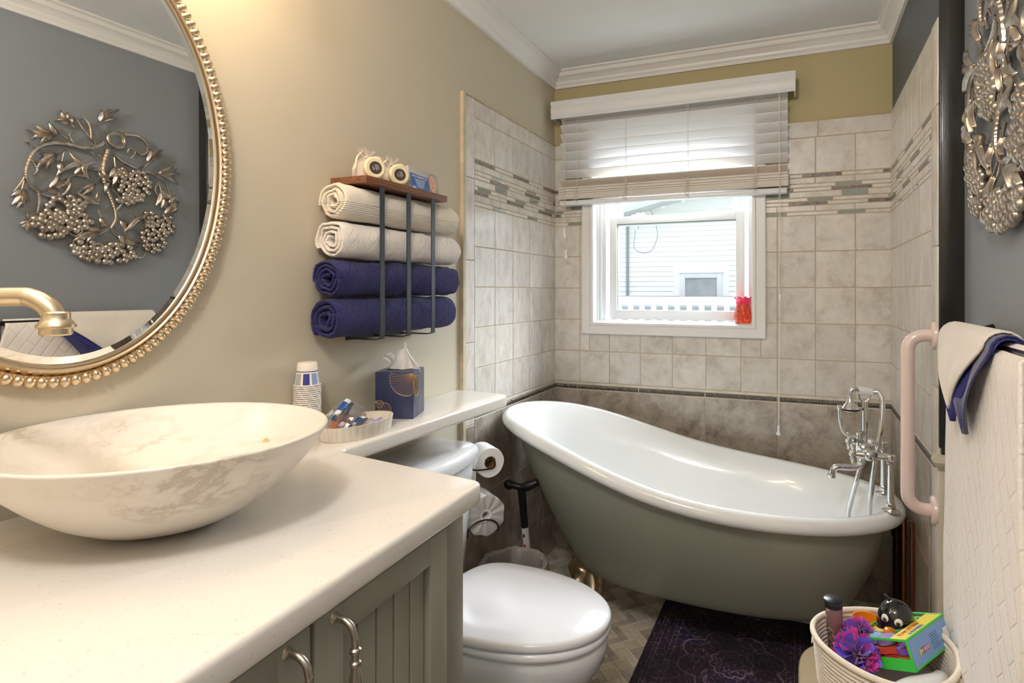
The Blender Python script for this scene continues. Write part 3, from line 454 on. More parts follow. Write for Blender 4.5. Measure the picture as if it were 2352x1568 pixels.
part(b, 'jamb', MT['vinyl'], win, smooth=25)
b = MB(); b.rbox(OX0-.001, OX1+.001, YB-.012, YB+.12, OZ0-.006, OZ0+.002, .002); part(b, 'sill', MT['vinyl'], win)
sx0, sx1 = .275, .928
b = MB(); frame(b, sx0, sx1, 1.160, 1.668, YB+.058, YB+.088, .038, .038, .045, .036, .003)
lo = part(b, 'lower_sash', MT['vinyl'], win, smooth=30)
b = MB(); b.quad((sx0+.036, YB+.074, 1.203), (sx1-.036, YB+.074, 1.203), (sx1-.036, YB+.074, 1.634), (sx0+.036, YB+.074, 1.634)); part(b, 'pane', MT['pane'], lo, smooth=False)
b = MB(); frame(b, sx0+.036, sx1-.036, 1.203, 1.634, YB+.070, YB+.078, .004, .003, .003, .005, .001); part(b, 'glazing_gasket', M('grey_gasket', (120,126,128), .5), lo)
b = MB(); frame(b, sx0+.012, sx1-.012, 1.625, 2.05, YB+.092, YB+.116, .045, .045, .04, .04, .003); us = part(b, 'upper_sash', MT['vinyl'], win, smooth=30)
b = MB(); b.quad((sx0+.055, YB+.104, 1.66), (sx1-.055, YB+.104, 1.66), (sx1-.055, YB+.104, 2.02), (sx0+.055, YB+.104, 2.02)); part(b, 'pane', MT['pane'], us, smooth=False)
for x in (.42, .77):
    b = MB(); b.rbox(x-.035, x+.035, YB+.066, YB+.088, 1.667, 1.676, .003); b.rbox(x-.012, x+.03, YB+.07, YB+.084, 1.676, 1.684, .003); part(b, 'sash_lock', MT['vinyl'], lo)
# ------------------------------------------------------------------ vanity cabinet and counter
ZC = .939; TC = .040
def poly_slab(mb, pts, z0, z1, r=.006, m=0, rt=.009):
    """extruded outline with a rounded top and bottom edge"""
    bm = bmesh.new(); vs = [bm.verts.new((x, y, z0)) for x, y in pts]; f = bm.faces.new(vs)
    ex = bmesh.ops.extrude_face_region(bm, geom=[f]); tv = [g for g in ex['geom'] if isinstance(g, bmesh.types.BMVert)]
    for v in tv: v.co.z = z1
    ed = [e for e in bm.edges if abs(e.verts[0].co.z-e.verts[1].co.z) < 1e-6]
    bmesh.ops.bevel(bm, geom=ed, offset=rt, segments=4, profile=.5, affect='EDGES'); mb.addbm(bm, m)
def rounded(pts, radii, n=6):
    out = []; k = len(pts)
    for i in range(k):
        p = Vector(pts[i]); a = (Vector(pts[i-1])-p); c = (Vector(pts[(i+1) % k])-p); r = radii[i]
        if r <= 0: out.append(tuple(p)); continue
        A = p+a.normalized()*r; B = p+c.normalized()*r
        for j in range(n+1):
            t = j/n; out.append(tuple(A*(1-t)**2+p*2*t*(1-t)+B*t*t))
    return out
b = MB()
outl = rounded([(0, -.35), (.672, -.35), (.612, .945), (.198, 1.006), (.226, 1.772), (.0, 1.785)], [0, 0, .022, .03, .045, 0])
poly_slab(b, outl, ZC-TC, ZC)
counter = single(b, 'countertop', MT['quartz'], 'white speckled quartz countertop with a narrow shelf running over the toilet tank', 'countertop', org=(.3, .3, ZC-TC))
cab = thing('vanity_cabinet', 'grey-green vanity cabinet with beadboard doors under the white counter', 'cabinet', (.28, .3, 0))
# cabinet front plane follows the counter edge
FA, FB = Vector((.586, .915)), Vector((.640, -.30)); fd = (FB-FA).normalized(); fn_ = Vector((-fd.y, fd.x)); 
if fn_.x < 0: fn_ = -fn_
def FP(s, z, d=0):
    """point on the cabinet front: s metres from the right corner, height z, d metres outward"""
    q = FA+fd*s+fn_*d; return Vector((q.x, q.y, z))
def fbox(mb, s0, s1, z0, z1, d0, d1, r=.002, m=0):
    bm = bmesh.new(); bmesh.ops.create_cube(bm, size=1)
    for v in bm.verts: v.co = Vector(((s0+s1)/2+v.co.x*(s1-s0), (d0+d1)/2+v.co.y*(d1-d0), (z0+z1)/2+v.co.z*(z1-z0)))
    if r: bmesh.ops.bevel(bm, geom=bm.edges[:], offset=r, segments=2, profile=.5, affect='EDGES')
    for v in bm.verts: v.co = FP(v.co.x, v.co.z, v.co.y)
    mb.addbm(bm, m)
ZT = ZC-TC-.001
b = MB(); b.poly([(.004, .93, .10), (.004, -.3, .10), (FB.x-.022, -.3, .10), (FA.x-.022, .913, .10)]);
pts = [(.004, .93), (.004, -.30), (FB.x-.024, -.30), (FA.x-.024, .913)]
b.loops([[(x, y, .09) for x, y in pts], [(x, y, ZT) for x, y in pts]], True, True, True)
fbox(b, 0, .0655, .0, ZT, -.024, 0); fbox(b, .0655, .98, .86, ZT, -.024, -.004); fbox(b, .0655, .98, .08, .13, -.024, -.004)
b.box(.01, FA.x-.06, -.3, .90, 0, .09)
part(b, 'carcass', MT['cab'], cab)
def door(s0, s1, hs, nm='door'):
    z0, z1 = .135, ZT-.003; st = .05
    b = MB()
    fbox(b, s0, s0+st, z0, z1, -.002, .018, .003); fbox(b, s1-st, s1, z0, z1, -.002, .018, .003)
    fbox(b, s0+st-.002, s1-st+.002, z1-.044, z1, -.002, .018, .002); fbox(b, s0+st-.002, s1-st+.002, z0, z0+.06, -.002, .018, .002)
    n = 5; a, c = s0+st, s1-st; w = (c-a)/n
    fbox(b, a-.004, c+.004, z0+.05, z1-.03, -.004, .002, 0)
    for k in range(n):
        fbox(b, a+k*w+.0012, a+(k+1)*w-.0012, z0+.055, z1-.035, 0, .0058, .0022)
    d = part(b, nm, MT['cab'], cab)
    # turned handle
    b = MB(); top = z1-.012; P = [FP(hs, top, .018), FP(hs, top, .024), FP(hs, top-.002, .036), FP(hs, top-.010, .046), FP(hs, top-.024, .050)]
    P = catmull(P, 5); n_ = len(P); r = [.0075-.003*min(1, i/5) for i in range(n_)]
    b.tube(P, r, 14)
    prof = [(0, .0048), (.010, .0048), (.012, .0072), (.016, .0072), (.018, .0050), (.026, .0052), (.028, .0072), (.032, .0072), (.034, .0052), (.046, .0078), (.060, .0086), (.074, .0078), (.086, .0052), (.088, .0072), (.092, .0072), (.094, .0050), (.102, .0052), (.104, .0072), (.108, .0072), (.110, .0048), (.122, .0048)]
    b.tube([FP(hs, top-.022-u, .050) for u, _ in prof], [q for _, q in prof], 16)
    e = top-.022-.122; P = catmull([FP(hs, e+.001, .050), FP(hs, e-.014, .046), FP(hs, e-.022, .036), FP(hs, e-.024, .024), FP(hs, e-.024, .018)], 5)
    b.tube(P, [.0048+.003*max(0, (i-(len(P)-5))/5) for i in range(len(P))], 14)
    h = part(b, 'handle', MT['nickel'], d)
door(.084, .383, .350); door(.389, .700, .425)
# ------------------------------------------------------------------ marble vessel basin
b = MB(); bc = (.243, .602, ZC)
prof = [(.0, .0), (.055, .0), (.075, .002), (.105, .012), (.140, .032), (.172, .058), (.200, .086), (.222, .114), (.2335, .134), (.2365, .1385), (.2355, .1415), (.2315, .142), (.226, .139), (.212, .121), (.188, .092), (.156, .064), (.120, .043), (.08, .030), (.035, .025), (.022, .0245)]
pr2 = [(p.x, p.y) for p in catmull([(r, z, 0) for r, z in prof[3:15]], 5)]; prof = prof[:3]+pr2+prof[15:]; b.lathe(prof, bc, 128, sx=1.027, sy=.94)
basin = thing('vessel_basin', 'oval veined white marble vessel basin standing on the counter', 'sink', bc)
part(b, 'bowl', MT['marble'], basin, smooth=60)
b = MB(); b.lathe([(.0, .0265), (.018, .027), (.0225, .0262), (.0235, .0245)], bc, 24); part(b, 'drain', MT['nickel'], basin)
# ------------------------------------------------------------------ basin faucet
fc = thing('basin_faucet', 'champagne metal gooseneck faucet arching over the marble basin', 'faucet', (.062, .330, ZC))
tip = Vector((.250, .457, 1.2493)); base = Vector((.062, .330, ZC)); dr = (Vector((tip.x, tip.y, 0))-Vector((base.x, base.y, 0))); L_ = dr.length; dr.normalize()
P = [base+Vector((0, 0, .02)), base+Vector((0, 0, .12)), base+Vector((0, 0, .22)), base+Vector((0, 0, .285))+dr*.012, base+Vector((0, 0, .325))+dr*.042, base+Vector((0, 0, .344))+dr*.085, base+Vector((0, 0, .351))+dr*.135]
for k in range(0, 7):
    a = PI/2-PI/2*k/6; P.append(Vector((base.x, base.y, 1.292-.040))+dr*(L_-.040+.040*math.cos(a))+Vector((0, 0, .040*math.sin(a))))
b = MB(); b.tube(catmull(P, 4), .0125, 20); part(b, 'spout', MT['champ'], fc)
b = MB(); b.lathe([(.0125, .026), (.0150, .024), (.0150, .016), (.0165, .014), (.0210, .008), (.0210, .005), (.0170, .003), (.0175, -.004), (.0150, -.006), (.010, -.006)], (tip.x, tip.y, 1.246), 28); part(b, 'aerator', MT['champ'], fc)
b = MB(); b.lathe([(.0, .0), (.030, .0), (.030, .006), (.022, .014), (.018, .03), (.018, .06), (.0145, .066)], base, 28); part(b, 'base', MT['champ'], fc)
b = MB(); b.tube([base+Vector((0, 0, .045)), base+Vector((-.0, -.05, .055)), base+Vector((0, -.085, .07))], [.007, .006, .004], 12); part(b, 'lever', MT['champ'], fc)
# ------------------------------------------------------------------ oval mirror
mc = Vector((.022, .583, 1.561)); mir = thing('oval_mirror', 'oval wall mirror in a gold beaded frame above the basin', 'mirror', mc)
def EL(a, c, t, x): return (x, mc.y+a*math.cos(t), mc.z+c*math.sin(t))
N = 160; A0, C0 = .2925, .4215
ao = lambda d: (A0-d, C0-d)
def ering(d, x): a, c = ao(d); return [EL(a, c, 2*PI*i/N, x) for i in range(N)]
b = MB(); b.loops([ering(.034, .022), ering(.050, .0255)], True); b.poly(ering(.050, .0255)); part(b, 'glass', M('mirror_silver', (238, 240, 240), .0, 1), mir, smooth=2)
b = MB(); b.loops([ering(d, x) for d, x in ((.004, -.004), (.004, .010), (.012, .018), (.017, .015), (.0185, .012), (.020, .016), (.024, .026), (.027, .029), (.030, .027), (.031, .022), (.033, .022), (.034, .026), (.036, .026), (.037, .019))], True); part(b, 'frame', MT['champ'], mir, smooth=30)
b = MB(); per = 2*PI*math.sqrt((A0**2+C0**2)/2); nb = int(per/.0158); 
ts = []; acc = 0; M_ = 4000; pr_ = EL(*ao(.009), 0, 0); tot = 0; arr = [(0, 0)]
for i in range(1, M_+1):
    q = EL(*ao(.009), 2*PI*i/M_, 0); tot += (Vector(q)-Vector(pr_)).length; pr_ = q; arr.append((tot, 2*PI*i/M_))
k = 0
for i in range(nb):
    tgt = tot*i/nb
    while arr[k][0] < tgt: k += 1
    t = arr[k][1]; p = Vector(EL(*ao(.0075), t, .014)); tg = Vector((0, -(A0-.009)*math.sin(t), (C0-.009)*math.cos(t))).normalized(); nn = Vector((0, tg.z, -tg.y))
    b.T = Matrix(((0, 0, 1, p.x), (tg.y, nn.y, 0, p.y), (tg.z, nn.z, 0, p.z), (0, 0, 0, 1))); b.ball((0, 0, 0), (.0084, .0114, .0095), 10, 6)
b.T = None; part(b, 'bead_trim', MT['champ'], mir, smooth=True)
mir.rotation_euler = (0, -.0035, -.0283)
# ------------------------------------------------------------------ towel rack with rolled towels and things on top
rk = thing('towel_rack', 'walnut topped wall rack with three charcoal bars holding rolled towels', 'towel rack', (.0, 1.362, 1.17))
b = MB(); b.rbox(.0015, .122, 1.181, 1.543, 1.5815, 1.6005, .0015); part(b, 'shelf_board', MT['wood'], rk, smooth=30)
for y in (1.243, 1.354, 1.470):
    b = MB(); w = .0085; pth = catmull([(.002, y, 1.168), (.06, y, 1.168), (.100, y, 1.168), (.1165, y, 1.172), (.1195, y, 1.186), (.1195, y, 1.30), (.1195, y, 1.48), (.1195, y, 1.5812)], 5); rings = []
    for i, p in enumerate(pth):
        a = pth[max(0, i-1)]; c = pth[min(len(pth)-1, i+1)]; t = (c-a).normalized(); nn = Vector((t.z, 0, -t.x))
        rings.append([p+nn*.0015+Vector((0, -w, 0)), p+nn*.0015+Vector((0, w, 0)), p-nn*.0015+Vector((0, w, 0)), p-nn*.0015+Vector((0, -w, 0))])
    b.loops(rings, True, True, True); part(b, 'bar', MT['barmetal'], rk, smooth=30)
for z in (1.562, 1.175):
    b = MB(); b.rbox(.0, .003, 1.235, 1.478, z-.012, z+.012, .001); part(b, 'wall_plate', MT['barmetal'], rk)
def towel(name, label, zc_, y0, y1, mat, r=.0495, turns=3.6, seed=1, start=0, group=None, tail=None, soft=.0022, sq=1.0, xc=.0595):
    start = start-2*PI*turns; rnd = random.Random(seed); th = (r-.010)/turns; n = int(turns*26); b = MB(); ys = [y0, y0+.004, y0+.012]+[y0+.012+(y1-y0-.024)*k/18 for k in range(1, 18)]+[y1-.012, y1-.004, y1]
    ks = []
    for j, y in enumerate(ys):
        outer = []; inner = []
        e = 0 if 1 < j < len(ys)-2 else (1 if j in (0, len(ys)-1) else .5)
        bul = 1+.02*math.sin(y*37+seed)+.015*math.sin(y*61)
        for i in range(n+1):
            a = start+2*PI*turns*i/n; rad = .010+th*(a-start)/(2*PI)
            if i > n-10: rad -= th*.10*((i-n+10)/10)
            q = noise.noise(Vector((math.cos(a)*2+seed*7, math.sin(a)*2, y*22)))*soft*2+noise.noise(Vector((a*1.1, y*6, seed)))*soft*1.2
            rad = (rad+q)*bul; t2 = th*(.86-.5*e)/2; yy = y+noise.noise(Vector((a*.8, seed, 3)))*.006*(1 if j < 3 or j > len(ys)-4 else 0)
            # slightly squashed superellipse so the rolls bear on each other
            ca, sa = math.cos(a), math.sin(a); k_ = 1/(abs(ca)**2.5+abs(sa)**2.5)**(1/2.5); k_ = 1+(k_-1)*.55*min(1, rad/r)**3
            outer.append((xc+(rad+t2)*ca*k_, yy, zc_+(rad+t2)*sa*k_*sq)); inner.append((xc+(rad-t2)*ca*k_, yy, zc_+(rad-t2)*sa*k_*sq))
        ks.append(outer+inner[::-1])
    b.loops(ks, True, False, False)
    for s_, ring in ((0, 0), (1, len(ks)-1)):
        base_ = ring*(2*n+2)
        for i in range(n): f = (base_+i, base_+i+1, base_+2*n+1-i-1, base_+2*n+1-i); b.face(f if s_ else f[::-1], 0)
    # flat solid core so that the middle is not see-through
    o = single(b, name, mat, label, 'towel', group, smooth=60); return o
def quilt(name, col, col2, groove=.9, sheen=.4):
    """terry cloth with pressed leaf / chevron lines"""
    m = M(name, col, .95, bump=0, col2=col2, vs=420, det=2, sheen=sheen); t = m.node_tree; n, l = t.nodes, t.links; p = n['Principled BSDF']
    tc = n.new('ShaderNodeTexCoord'); sp = n.new('ShaderNodeSeparateXYZ'); l.new(tc.outputs['Object'], sp.inputs[0])
    def mth(op, a, b_=None, v=None):
        x = n.new('ShaderNodeMath'); x.operation = op
        (l.new(a, x.inputs[0]) if not isinstance(a, (int, float)) else setattr(x.inputs[0], 'default_value', a))
        if b_ is not None: (l.new(b_, x.inputs[1]) if not isinstance(b_, (int, float)) else setattr(x.inputs[1], 'default_value', b_))
        return x.outputs[0]
    yy = mth('PINGPONG', sp.outputs[1], .035); ang = mth('ADD', mth('MULTIPLY', sp.outputs[2], 1.0), mth('MULTIPLY', yy, 1.25)); fr = mth('PINGPONG', ang, .016)
    ln = mth('MINIMUM', mth('MULTIPLY', fr, 400.0), 1.0); ln2 = mth('MINIMUM', mth('MULTIPLY', mth('PINGPONG', sp.outputs[1], .035), 400.0), 1.0)
    g = mth('MINIMUM', ln, ln2); nz = n.new('ShaderNodeTexNoise'); nz.inputs['Scale'].default_value = 520; l.new(tc.outputs['Object'], nz.inputs['Vector'])
    h = mth('ADD', g, mth('MULTIPLY', nz.outputs[0], .8)); bp = n.new('ShaderNodeBump'); bp.inputs['Strength'].default_value = groove; bp.inputs['Distance'].default_value = .0035; l.new(h, bp.inputs['Height']); l.new(bp.outputs[0], p.inputs['Normal']); return m
MT['navyq'] = quilt('navy_quilted_terry', (36, 34, 108), (20, 18, 74), sheen=.12); MT['whiteq'] = quilt('white_quilted_terry', (240, 232, 224), (228, 218, 208), .5)
def ribbed():
    m = M('cream_ribbed_terry', (238, 226, 208), .95, sheen=.5); t = m.node_tree; n, l = t.nodes, t.links; p = n['Principled BSDF']
    tc = n.new('ShaderNodeTexCoord'); w = n.new('ShaderNodeTexWave'); w.bands_direction = 'Z'; w.inputs['Scale'].default_value = 60; w.inputs['Distortion'].default_value = .4; l.new(tc.outputs['Object'], w.inputs['Vector'])
    sp = n.new('ShaderNodeSeparateXYZ'); l.new(tc.outputs['Object'], sp.inputs[0]); lt = n.new('ShaderNodeMath'); lt.operation = 'LESS_THAN'; lt.inputs[1].default_value = .045; l.new(sp.outputs[2], lt.inputs[0])
    mu = n.new('ShaderNodeMath'); mu.operation = 'MULTIPLY'; l.new(w.outputs[0], mu.inputs[0]); l.new(lt.outputs[0], mu.inputs[1])
    nz = n.new('ShaderNodeTexNoise'); nz.inputs['Scale'].default_value = 420; l.new(tc.outputs['Object'], nz.inputs['Vector']); ad = n.new('ShaderNodeMath'); ad.operation = 'ADD'; l.new(mu.outputs[0], ad.inputs[0]); l.new(nz.outputs[0], ad.inputs[1])
    bp = n.new('ShaderNodeBump'); bp.inputs['Strength'].default_value = .7; bp.inputs['Distance'].default_value = .003; l.new(ad.outputs[0], bp.inputs['Height']); l.new(bp.outputs[0], p.inputs['Normal']); return m
MT['ribbed'] = ribbed()
GR = 'rolled towels in the wall rack'
towel('rolled_towel', 'rolled cream towel with a ribbed band, topmost in the wall rack', 1.5285, 1.130, 1.640, MT['ribbed'], .0470, 3.0, 1, 3.3, GR, sq=1.03)
towel('rolled_towel', 'rolled white quilted towel under the ribbed cream one in the rack', 1.4290, 1.122, 1.648, MT['whiteq'], .0480, 3.3, 5, 3.6, GR)
towel('rolled_towel', 'rolled navy towel directly under the white towels in the rack', 1.3300, 1.108, 1.640, MT['navyq'], .0480, 3.4, 9, 3.3, GR, soft=.003)
towel('rolled_towel', 'rolled navy towel at the bottom of the wall rack', 1.2270, 1.104, 1.622, MT['navyq'], .0490, 2.8, 12, 3.9, GR, soft=.0016, sq=1.08)
def flap(name, pts, w, mat): pass
# soap gift bags
def soap_bag(cx, cy, lab, tilt):
    z = 1.6005; t = thing('soap_gift_bag', lab, 'gift bag', (cx, cy, z), 'organza soap bags on the rack')
    R = .0305; c = Vector((.094, cy-.020, z+R+.0012)); nrm = Vector((.90, -.44, .0)).normalized(); ux = Vector((.44, .90, 0)).normalized(); uz = Vector((0, 0, 1))
    b = MB(); b.T = Matrix(((ux.x, 0, nrm.x, c.x), (ux.y, 0, nrm.y, c.y), (ux.z, 1, nrm.z, c.z), (0, 0, 0, 1)))
    b.lathe([(.0, -.009), (.025, -.009), (.0295, -.006), (.0305, 0), (.0297, .005), (.025, .0085), (.014, .0075), (.0, .0075)], (0, 0, 0), 60, fn=lambda a: 1+.012*math.sin(a*30)); b.T = None
    part(b, 'soap', M('pleated_soap_wrap', (232, 220, 182), .45), t)
    b = MB(); b.T = Matrix(((ux.x, 0, nrm.x, c.x), (ux.y, 0, nrm.y, c.y), (ux.z, 1, nrm.z, c.z), (0, 0, 0, 1))); b.lathe([(.0, .0095), (.0165, .0095), (.0170, .0075)], (0, 0, 0), 32); b.T = None
    s = part(b, 'soap_label', M('dark_brown_label', (74, 62, 56), .5), t)
    mt = frame_mtx(c+nrm*.0097, ux*math.cos(-1.2)+uz*math.sin(-1.2), uz*math.cos(-1.2)-ux*math.sin(-1.2))
    writing('LO', .0075, MT['white'], t, mt @ Matrix.Translation((0, -.0065, 0)))
    b = MB(); b.T = mt
    for q in range(3): b.box(-.009+q*.001, .009-q*.0015, .0005+q*.0035-.0004, .0005+q*.0035+.0004, 0, .0003)
    part(b, 'label_lines', MT['white'], t, smooth=False)
    for k, (dx, dy, col) in enumerate(((-.002, -.016, (226, 208, 176)), (-.004, .014, (150, 110, 74)), (-.022, .002, (206, 186, 150)))):
        b = MB(); p = (cx+dx, cy+dy, z+.0005); b.lathe([(.0, 0), (.011, 0), (.012, .002), (.012, .034), (.008, .039), (.0055, .040), (.0055, .043), (.0075, .043), (.0075, .054), (.0, .054)], p, 20); part(b, 'mini_bottle', M('mini_bottle', col, .3), t)
    # gathered organza bag with ribbon tie
    b = MB(); n = 40; rings = []
    for u, zz in ((.2, .0005), (1.0, .002), (1.12, .012), (1.14, .03), (1.0, .046), (.62, .058), (.28, .066), (.2, .069), (.34, .075), (.62, .083), (.80, .088)):
        rings.append([(cx-.002+u*.026*math.cos(a)*(1+.10*math.sin(a*7+u*3)), cy+u*.034*math.sin(a)*(1+.10*math.sin(a*9+1)), z+zz+.004*math.sin(a*5)*(zz > .06)) for a in [2*PI*i/n for i in range(n)]])
    b.loops(rings, True); part(b, 'organza_bag', MT['organza'], t)
    b = MB(); k0 = Vector((cx-.002, cy, z+.068)); b.tube([k0+Vector((.008*math.cos(a), .008*math.sin(a), 0)) for a in [2*PI*i/12 for i in range(12)]], .0022, 6, closed=True)
    rp = [k0, k0+Vector((.004, -.02, .010)), k0+Vector((.004, -.040, -.008)), k0+Vector((.004, -.046, -.034)), k0+Vector((.004, -.056, -.044))]
    rq = [k0, k0+Vector((.01, .02, .004)), k0+Vector((.018, .034, -.004)), k0+Vector((.02, .030, .004)), k0+Vector((.01, .015, .003))]
    for r_ in (rp, rq): b.tube(catmull(r_, 5), .0032, 8, flat=(.25, 1))
    part(b, 'ribbon', M('cream_ribbon', (240, 226, 206), .5), t)
soap_bag(.050, 1.262, 'organza bag with a round pleated soap, nearer the mirror on the rack', 0)
soap_bag(.050, 1.362, 'lower organza soap bag beside the blue cosmetic box on the rack', 0)
# cosmetic kit in a clear case
ck = thing('cosmetic_kit_case', 'clear case with blue cosmetic set card and a face picture on the rack', 'cosmetic kit', (.045, 1.470, 1.6005))
o_ = Vector((.098, 1.392, 1.6012)); ux = Vector((-.10, 1, .0)).normalized(); uy = Vector((-.16, 0, 1)).normalized(); mt = frame_mtx(o_, ux, uy) @ Matrix.Scale(1.32, 4)
b = MB(); b.T = mt; b.rbox(0, .128, 0, .055, -.020, .0, .002); part(b, 'case', glassy('case_plastic', (250, 250, 250), 1, 1.5, .1, (245, 240, 235), .5), ck)
b = MB(); b.T = mt; b.box(.004, .082, .003, .0385, .0002, .0006); card = part(b, 'blue_card', M('blue_card', (58, 88, 170), .4, col2=(40, 120, 190), vs=30), ck, smooth=False)
writing('4 IN 1 COSMETIC SET', .0068, MT['white'], ck, mt @ Matrix.Translation((.043, .033, .0009)))
b = MB(); b.T = mt
for q in range(6): b.box(.02+.002*q, .066-.002*q, .0265-q*.0034, .0277-q*.0034, .0006, .0009)
for q in range(14): b.box(.008+q*.0011, .0085+q*.0011, .004, .0085, .0006, .0009)
part(b, 'card_print', MT['white'], ck, smooth=False)
b = MB(); b.T = mt; n = 28
b.poly([(.0985+.0145*math.cos(a)*(1 if math.sin(a) > 0 else .93+.07*abs(math.cos(a))), .0285+.0195*math.sin(a), .0011) for a in [2*PI*i/n for i in range(n)]])
b.poly([(.0925, .003, .0010), (.1045, .003, .0010), (.1035, .015, .0010), (.0935, .015, .0010)])
part(b, 'face_picture', M('printed_skin', (238, 180, 146), .5), ck, smooth=False)
b = MB(); b.T = mt
for s_ in (-1, 1):
    b.tube([(.0985+s_*.0075+.0035*math.cos(a), .0315+.0012*math.sin(a), .0013) for a in [PI+PI*i/6 for i in range(7)]], .0004, 4)
    b.tube([(.0985+s_*.0075+.0042*math.cos(a), .0345+.002*math.sin(a), .0013) for a in [.4+2.2*i/6 for i in range(7)]], .0004, 4)
b.tube([(.0975, .031, .0013), (.0968, .0245, .0013), (.0985, .0235, .0013), (.1, .0245, .0013)], .0003, 4)
part(b, 'face_lines', M('printed_brown', (110, 60, 48), .5), ck, smooth=False)
b = MB(); b.T = mt; b.ball((.0985, .0185, .0012), (.0042, .0015, .0003), 10, 4); part(b, 'face_lips', M('printed_lips', (190, 90, 84), .5), ck)
# ------------------------------------------------------------------ things on the counter shelf
tb = thing('tissue_box', 'navy cube tissue box with gold line flowers on the counter shelf', 'tissue box', (.0825, 1.360, ZC))
q0, q1 = Vector((.156, 1.329, 0)), Vector((.1135, 1.434, 0)); e1 = (q1-q0); sd = e1.length; e1.normalize(); e2 = Vector((-e1.y, e1.x, 0)); 
if e2.x > 0: e2 = -e2
Hb = .1325; q3 = q0+e2*.108
def TBP(f, u, v, d=0):
    """f 0 = face towards the basin, 1 = face towards the room, u across, v up, in metres"""
    if f == 0: return q0+e2*(.108-u)+Vector((0, 0, ZC+v))-e1*d
    return q0+e1*u+Vector((0, 0, ZC+v))-e2*d
b = MB(); b.T = Matrix(((e2.x, e1.x, 0, q0.x), (e2.y, e1.y, 0, q0.y), (0, 0, 1, ZC), (0, 0, 0, 1))); b.rbox(0, .108, 0, sd, 0, Hb, .0012); b.T = None
part(b, 'box', M('navy_card', (52, 58, 92), .28), tb, smooth=30)
b = MB(); cT = (q0+q3)/2+e1*sd/2+Vector((0, 0, ZC+Hb+.0004)); b.T = Matrix(((e2.x, e1.x, 0, cT.x), (e2.y, e1.y, 0, cT.y), (0, 0, 1, cT.z), (0, 0, 0, 1)))
b.poly([(.040*math.cos(a), .022*math.sin(a), 0) for a in [2*PI*i/28 for i in range(28)]]); b.T = None; part(b, 'slot', M('dark_slot', (30, 30, 40), .8), tb, smooth=False)
b = MB()
def line3(f, pts, r=.0004): b.tube([TBP(f, u, v, .0004) for u, v in pts], r, 4, flat=(1, 1))
# large flower wrapping the corner at the top right
def fan_lines(f, ox, oy, a0, a1, L0, L1, n, sgn=1, wav=.12, bow=.35):
    ends = []
    for k in range(n):
        a = a0+(a1-a0)*k/(n-1); L = L0+(L1-L0)*math.sin(PI*k/(n-1))**.8
        pts = []
        for j in range(9):
            t = j/8; aa = a+bow*sgn*(1-t)*t*2; pts.append((ox+L*t*math.cos(aa), oy+L*t*math.sin(aa)))
        pts = [(min(max(u, .001), .107), min(max(v, .002), Hb-.0015)) for u, v in pts]; line3(f, pts); ends.append(pts[-1])
    line3(f, [p for p in ends], .0006)
fan_lines(0, .107, Hb-.004, PI*.99, PI*1.47, .062, .072, 15)
fan_lines(1, .002, Hb-.010, -PI*.47, -.02, .055, .075, 13, -1)
fan_lines(0, .0, .006, .06, PI*.42, .035, .052, 11, -1)
fan_lines(0, .0, .05, -PI*.4, .2, .016, .026, 6)
part(b, 'gold_flowers', M('gold_foil_line', (226, 186, 120), .35, .5), tb, smooth=False)
b = MB()
def tissue(u, v):
    s_ = (u-.5); w = .050*(1-v)**.8+.006; x = s_*2*w+.001+.018*v*v+.006*math.sin(v*5); y = .008*math.sin(u*9+v*3)*(1-.5*v)+.004*math.sin(u*20)
    z = v*(.092-.030*abs(s_)*2*(1-.2*v))-.010; return cT+(-e2)*x*1.0+e1*y+Vector((0, 0, z))
b.grid(tissue, 26, 16)
def tissue2(u, v):
    s_ = u-.5; w = .014+.012*v; x = -.014-.036*v+.03*v*v*0+s_*2*w*.5; y = .012+.004*math.sin(u*7); z = .0+v*.028+.010*math.sin(PI*v)+(u)*.022*v; return cT+(-e2)*x+e1*y+Vector((0, 0, z))
b.grid(tissue2, 12, 12)
part(b, 'tissue', MT['paper'], tb, solid=.0005)
# stack of paper cups
cup0 = None; cz = 1.1235
def cup_mesh():
    b = MB(); H = .056; rb, rt = .0222, .0305
    b.lathe([(.0, 0), (rb-.001, 0), (rb, -.001), (rb+(rt-rb)*.27, -H*.36)], (0, 0, 0), 36, 0)
    b.lathe([(rb+(rt-rb)*.36, -H*.40), (rb+(rt-rb)*.93, -H*.955), (rt, -H*.965), (rt+.0012, -H*.98), (rt+.0012, -H), (rt-.0005, -H), (rt-.001, -H*.97), (rb-.001, -.004), (0, -.004)], (0, 0, 0), 36, 0)
    b.lathe([(rb+(rt-rb)*.27, -H*.36), (rb+(rt-rb)*.36, -H*.40)], (0, 0, 0), 36, 1)
    return b
def cup_bands():
    b = MB(); H = .056; rb, rt = .0222, .0305
    for k in range(9):
        a0 = 2*PI*k/9+.3; m = (0, 1, 2)[k % 3]; n = 4; f0, f1 = .46, .94
        for i in range(n):
            p = []
            for f, a in ((f0, a0+.52*i/n), (f0, a0+.52*(i+1)/n), (f1, a0+.52*(i+1)/n), (f1, a0+.52*i/n)):
                r = rb+(rt-rb)*f+.00025; p.append((r*math.cos(a), r*math.sin(a), -H*f))
            b.quad(*p, m=m)
    return b
cups = 27; cy_, cx_ = 1.072, .0355
cm = [M('paper_cup_white', (238, 228, 214), .5), M('cup_navy_ring', (60, 60, 130), .5)]; bm_ = [M('cup_panel_grey', (176, 176, 172), .5), M('cup_panel_navy', (52, 56, 140), .5), M('cup_panel_sky', (140, 160, 206), .5)]
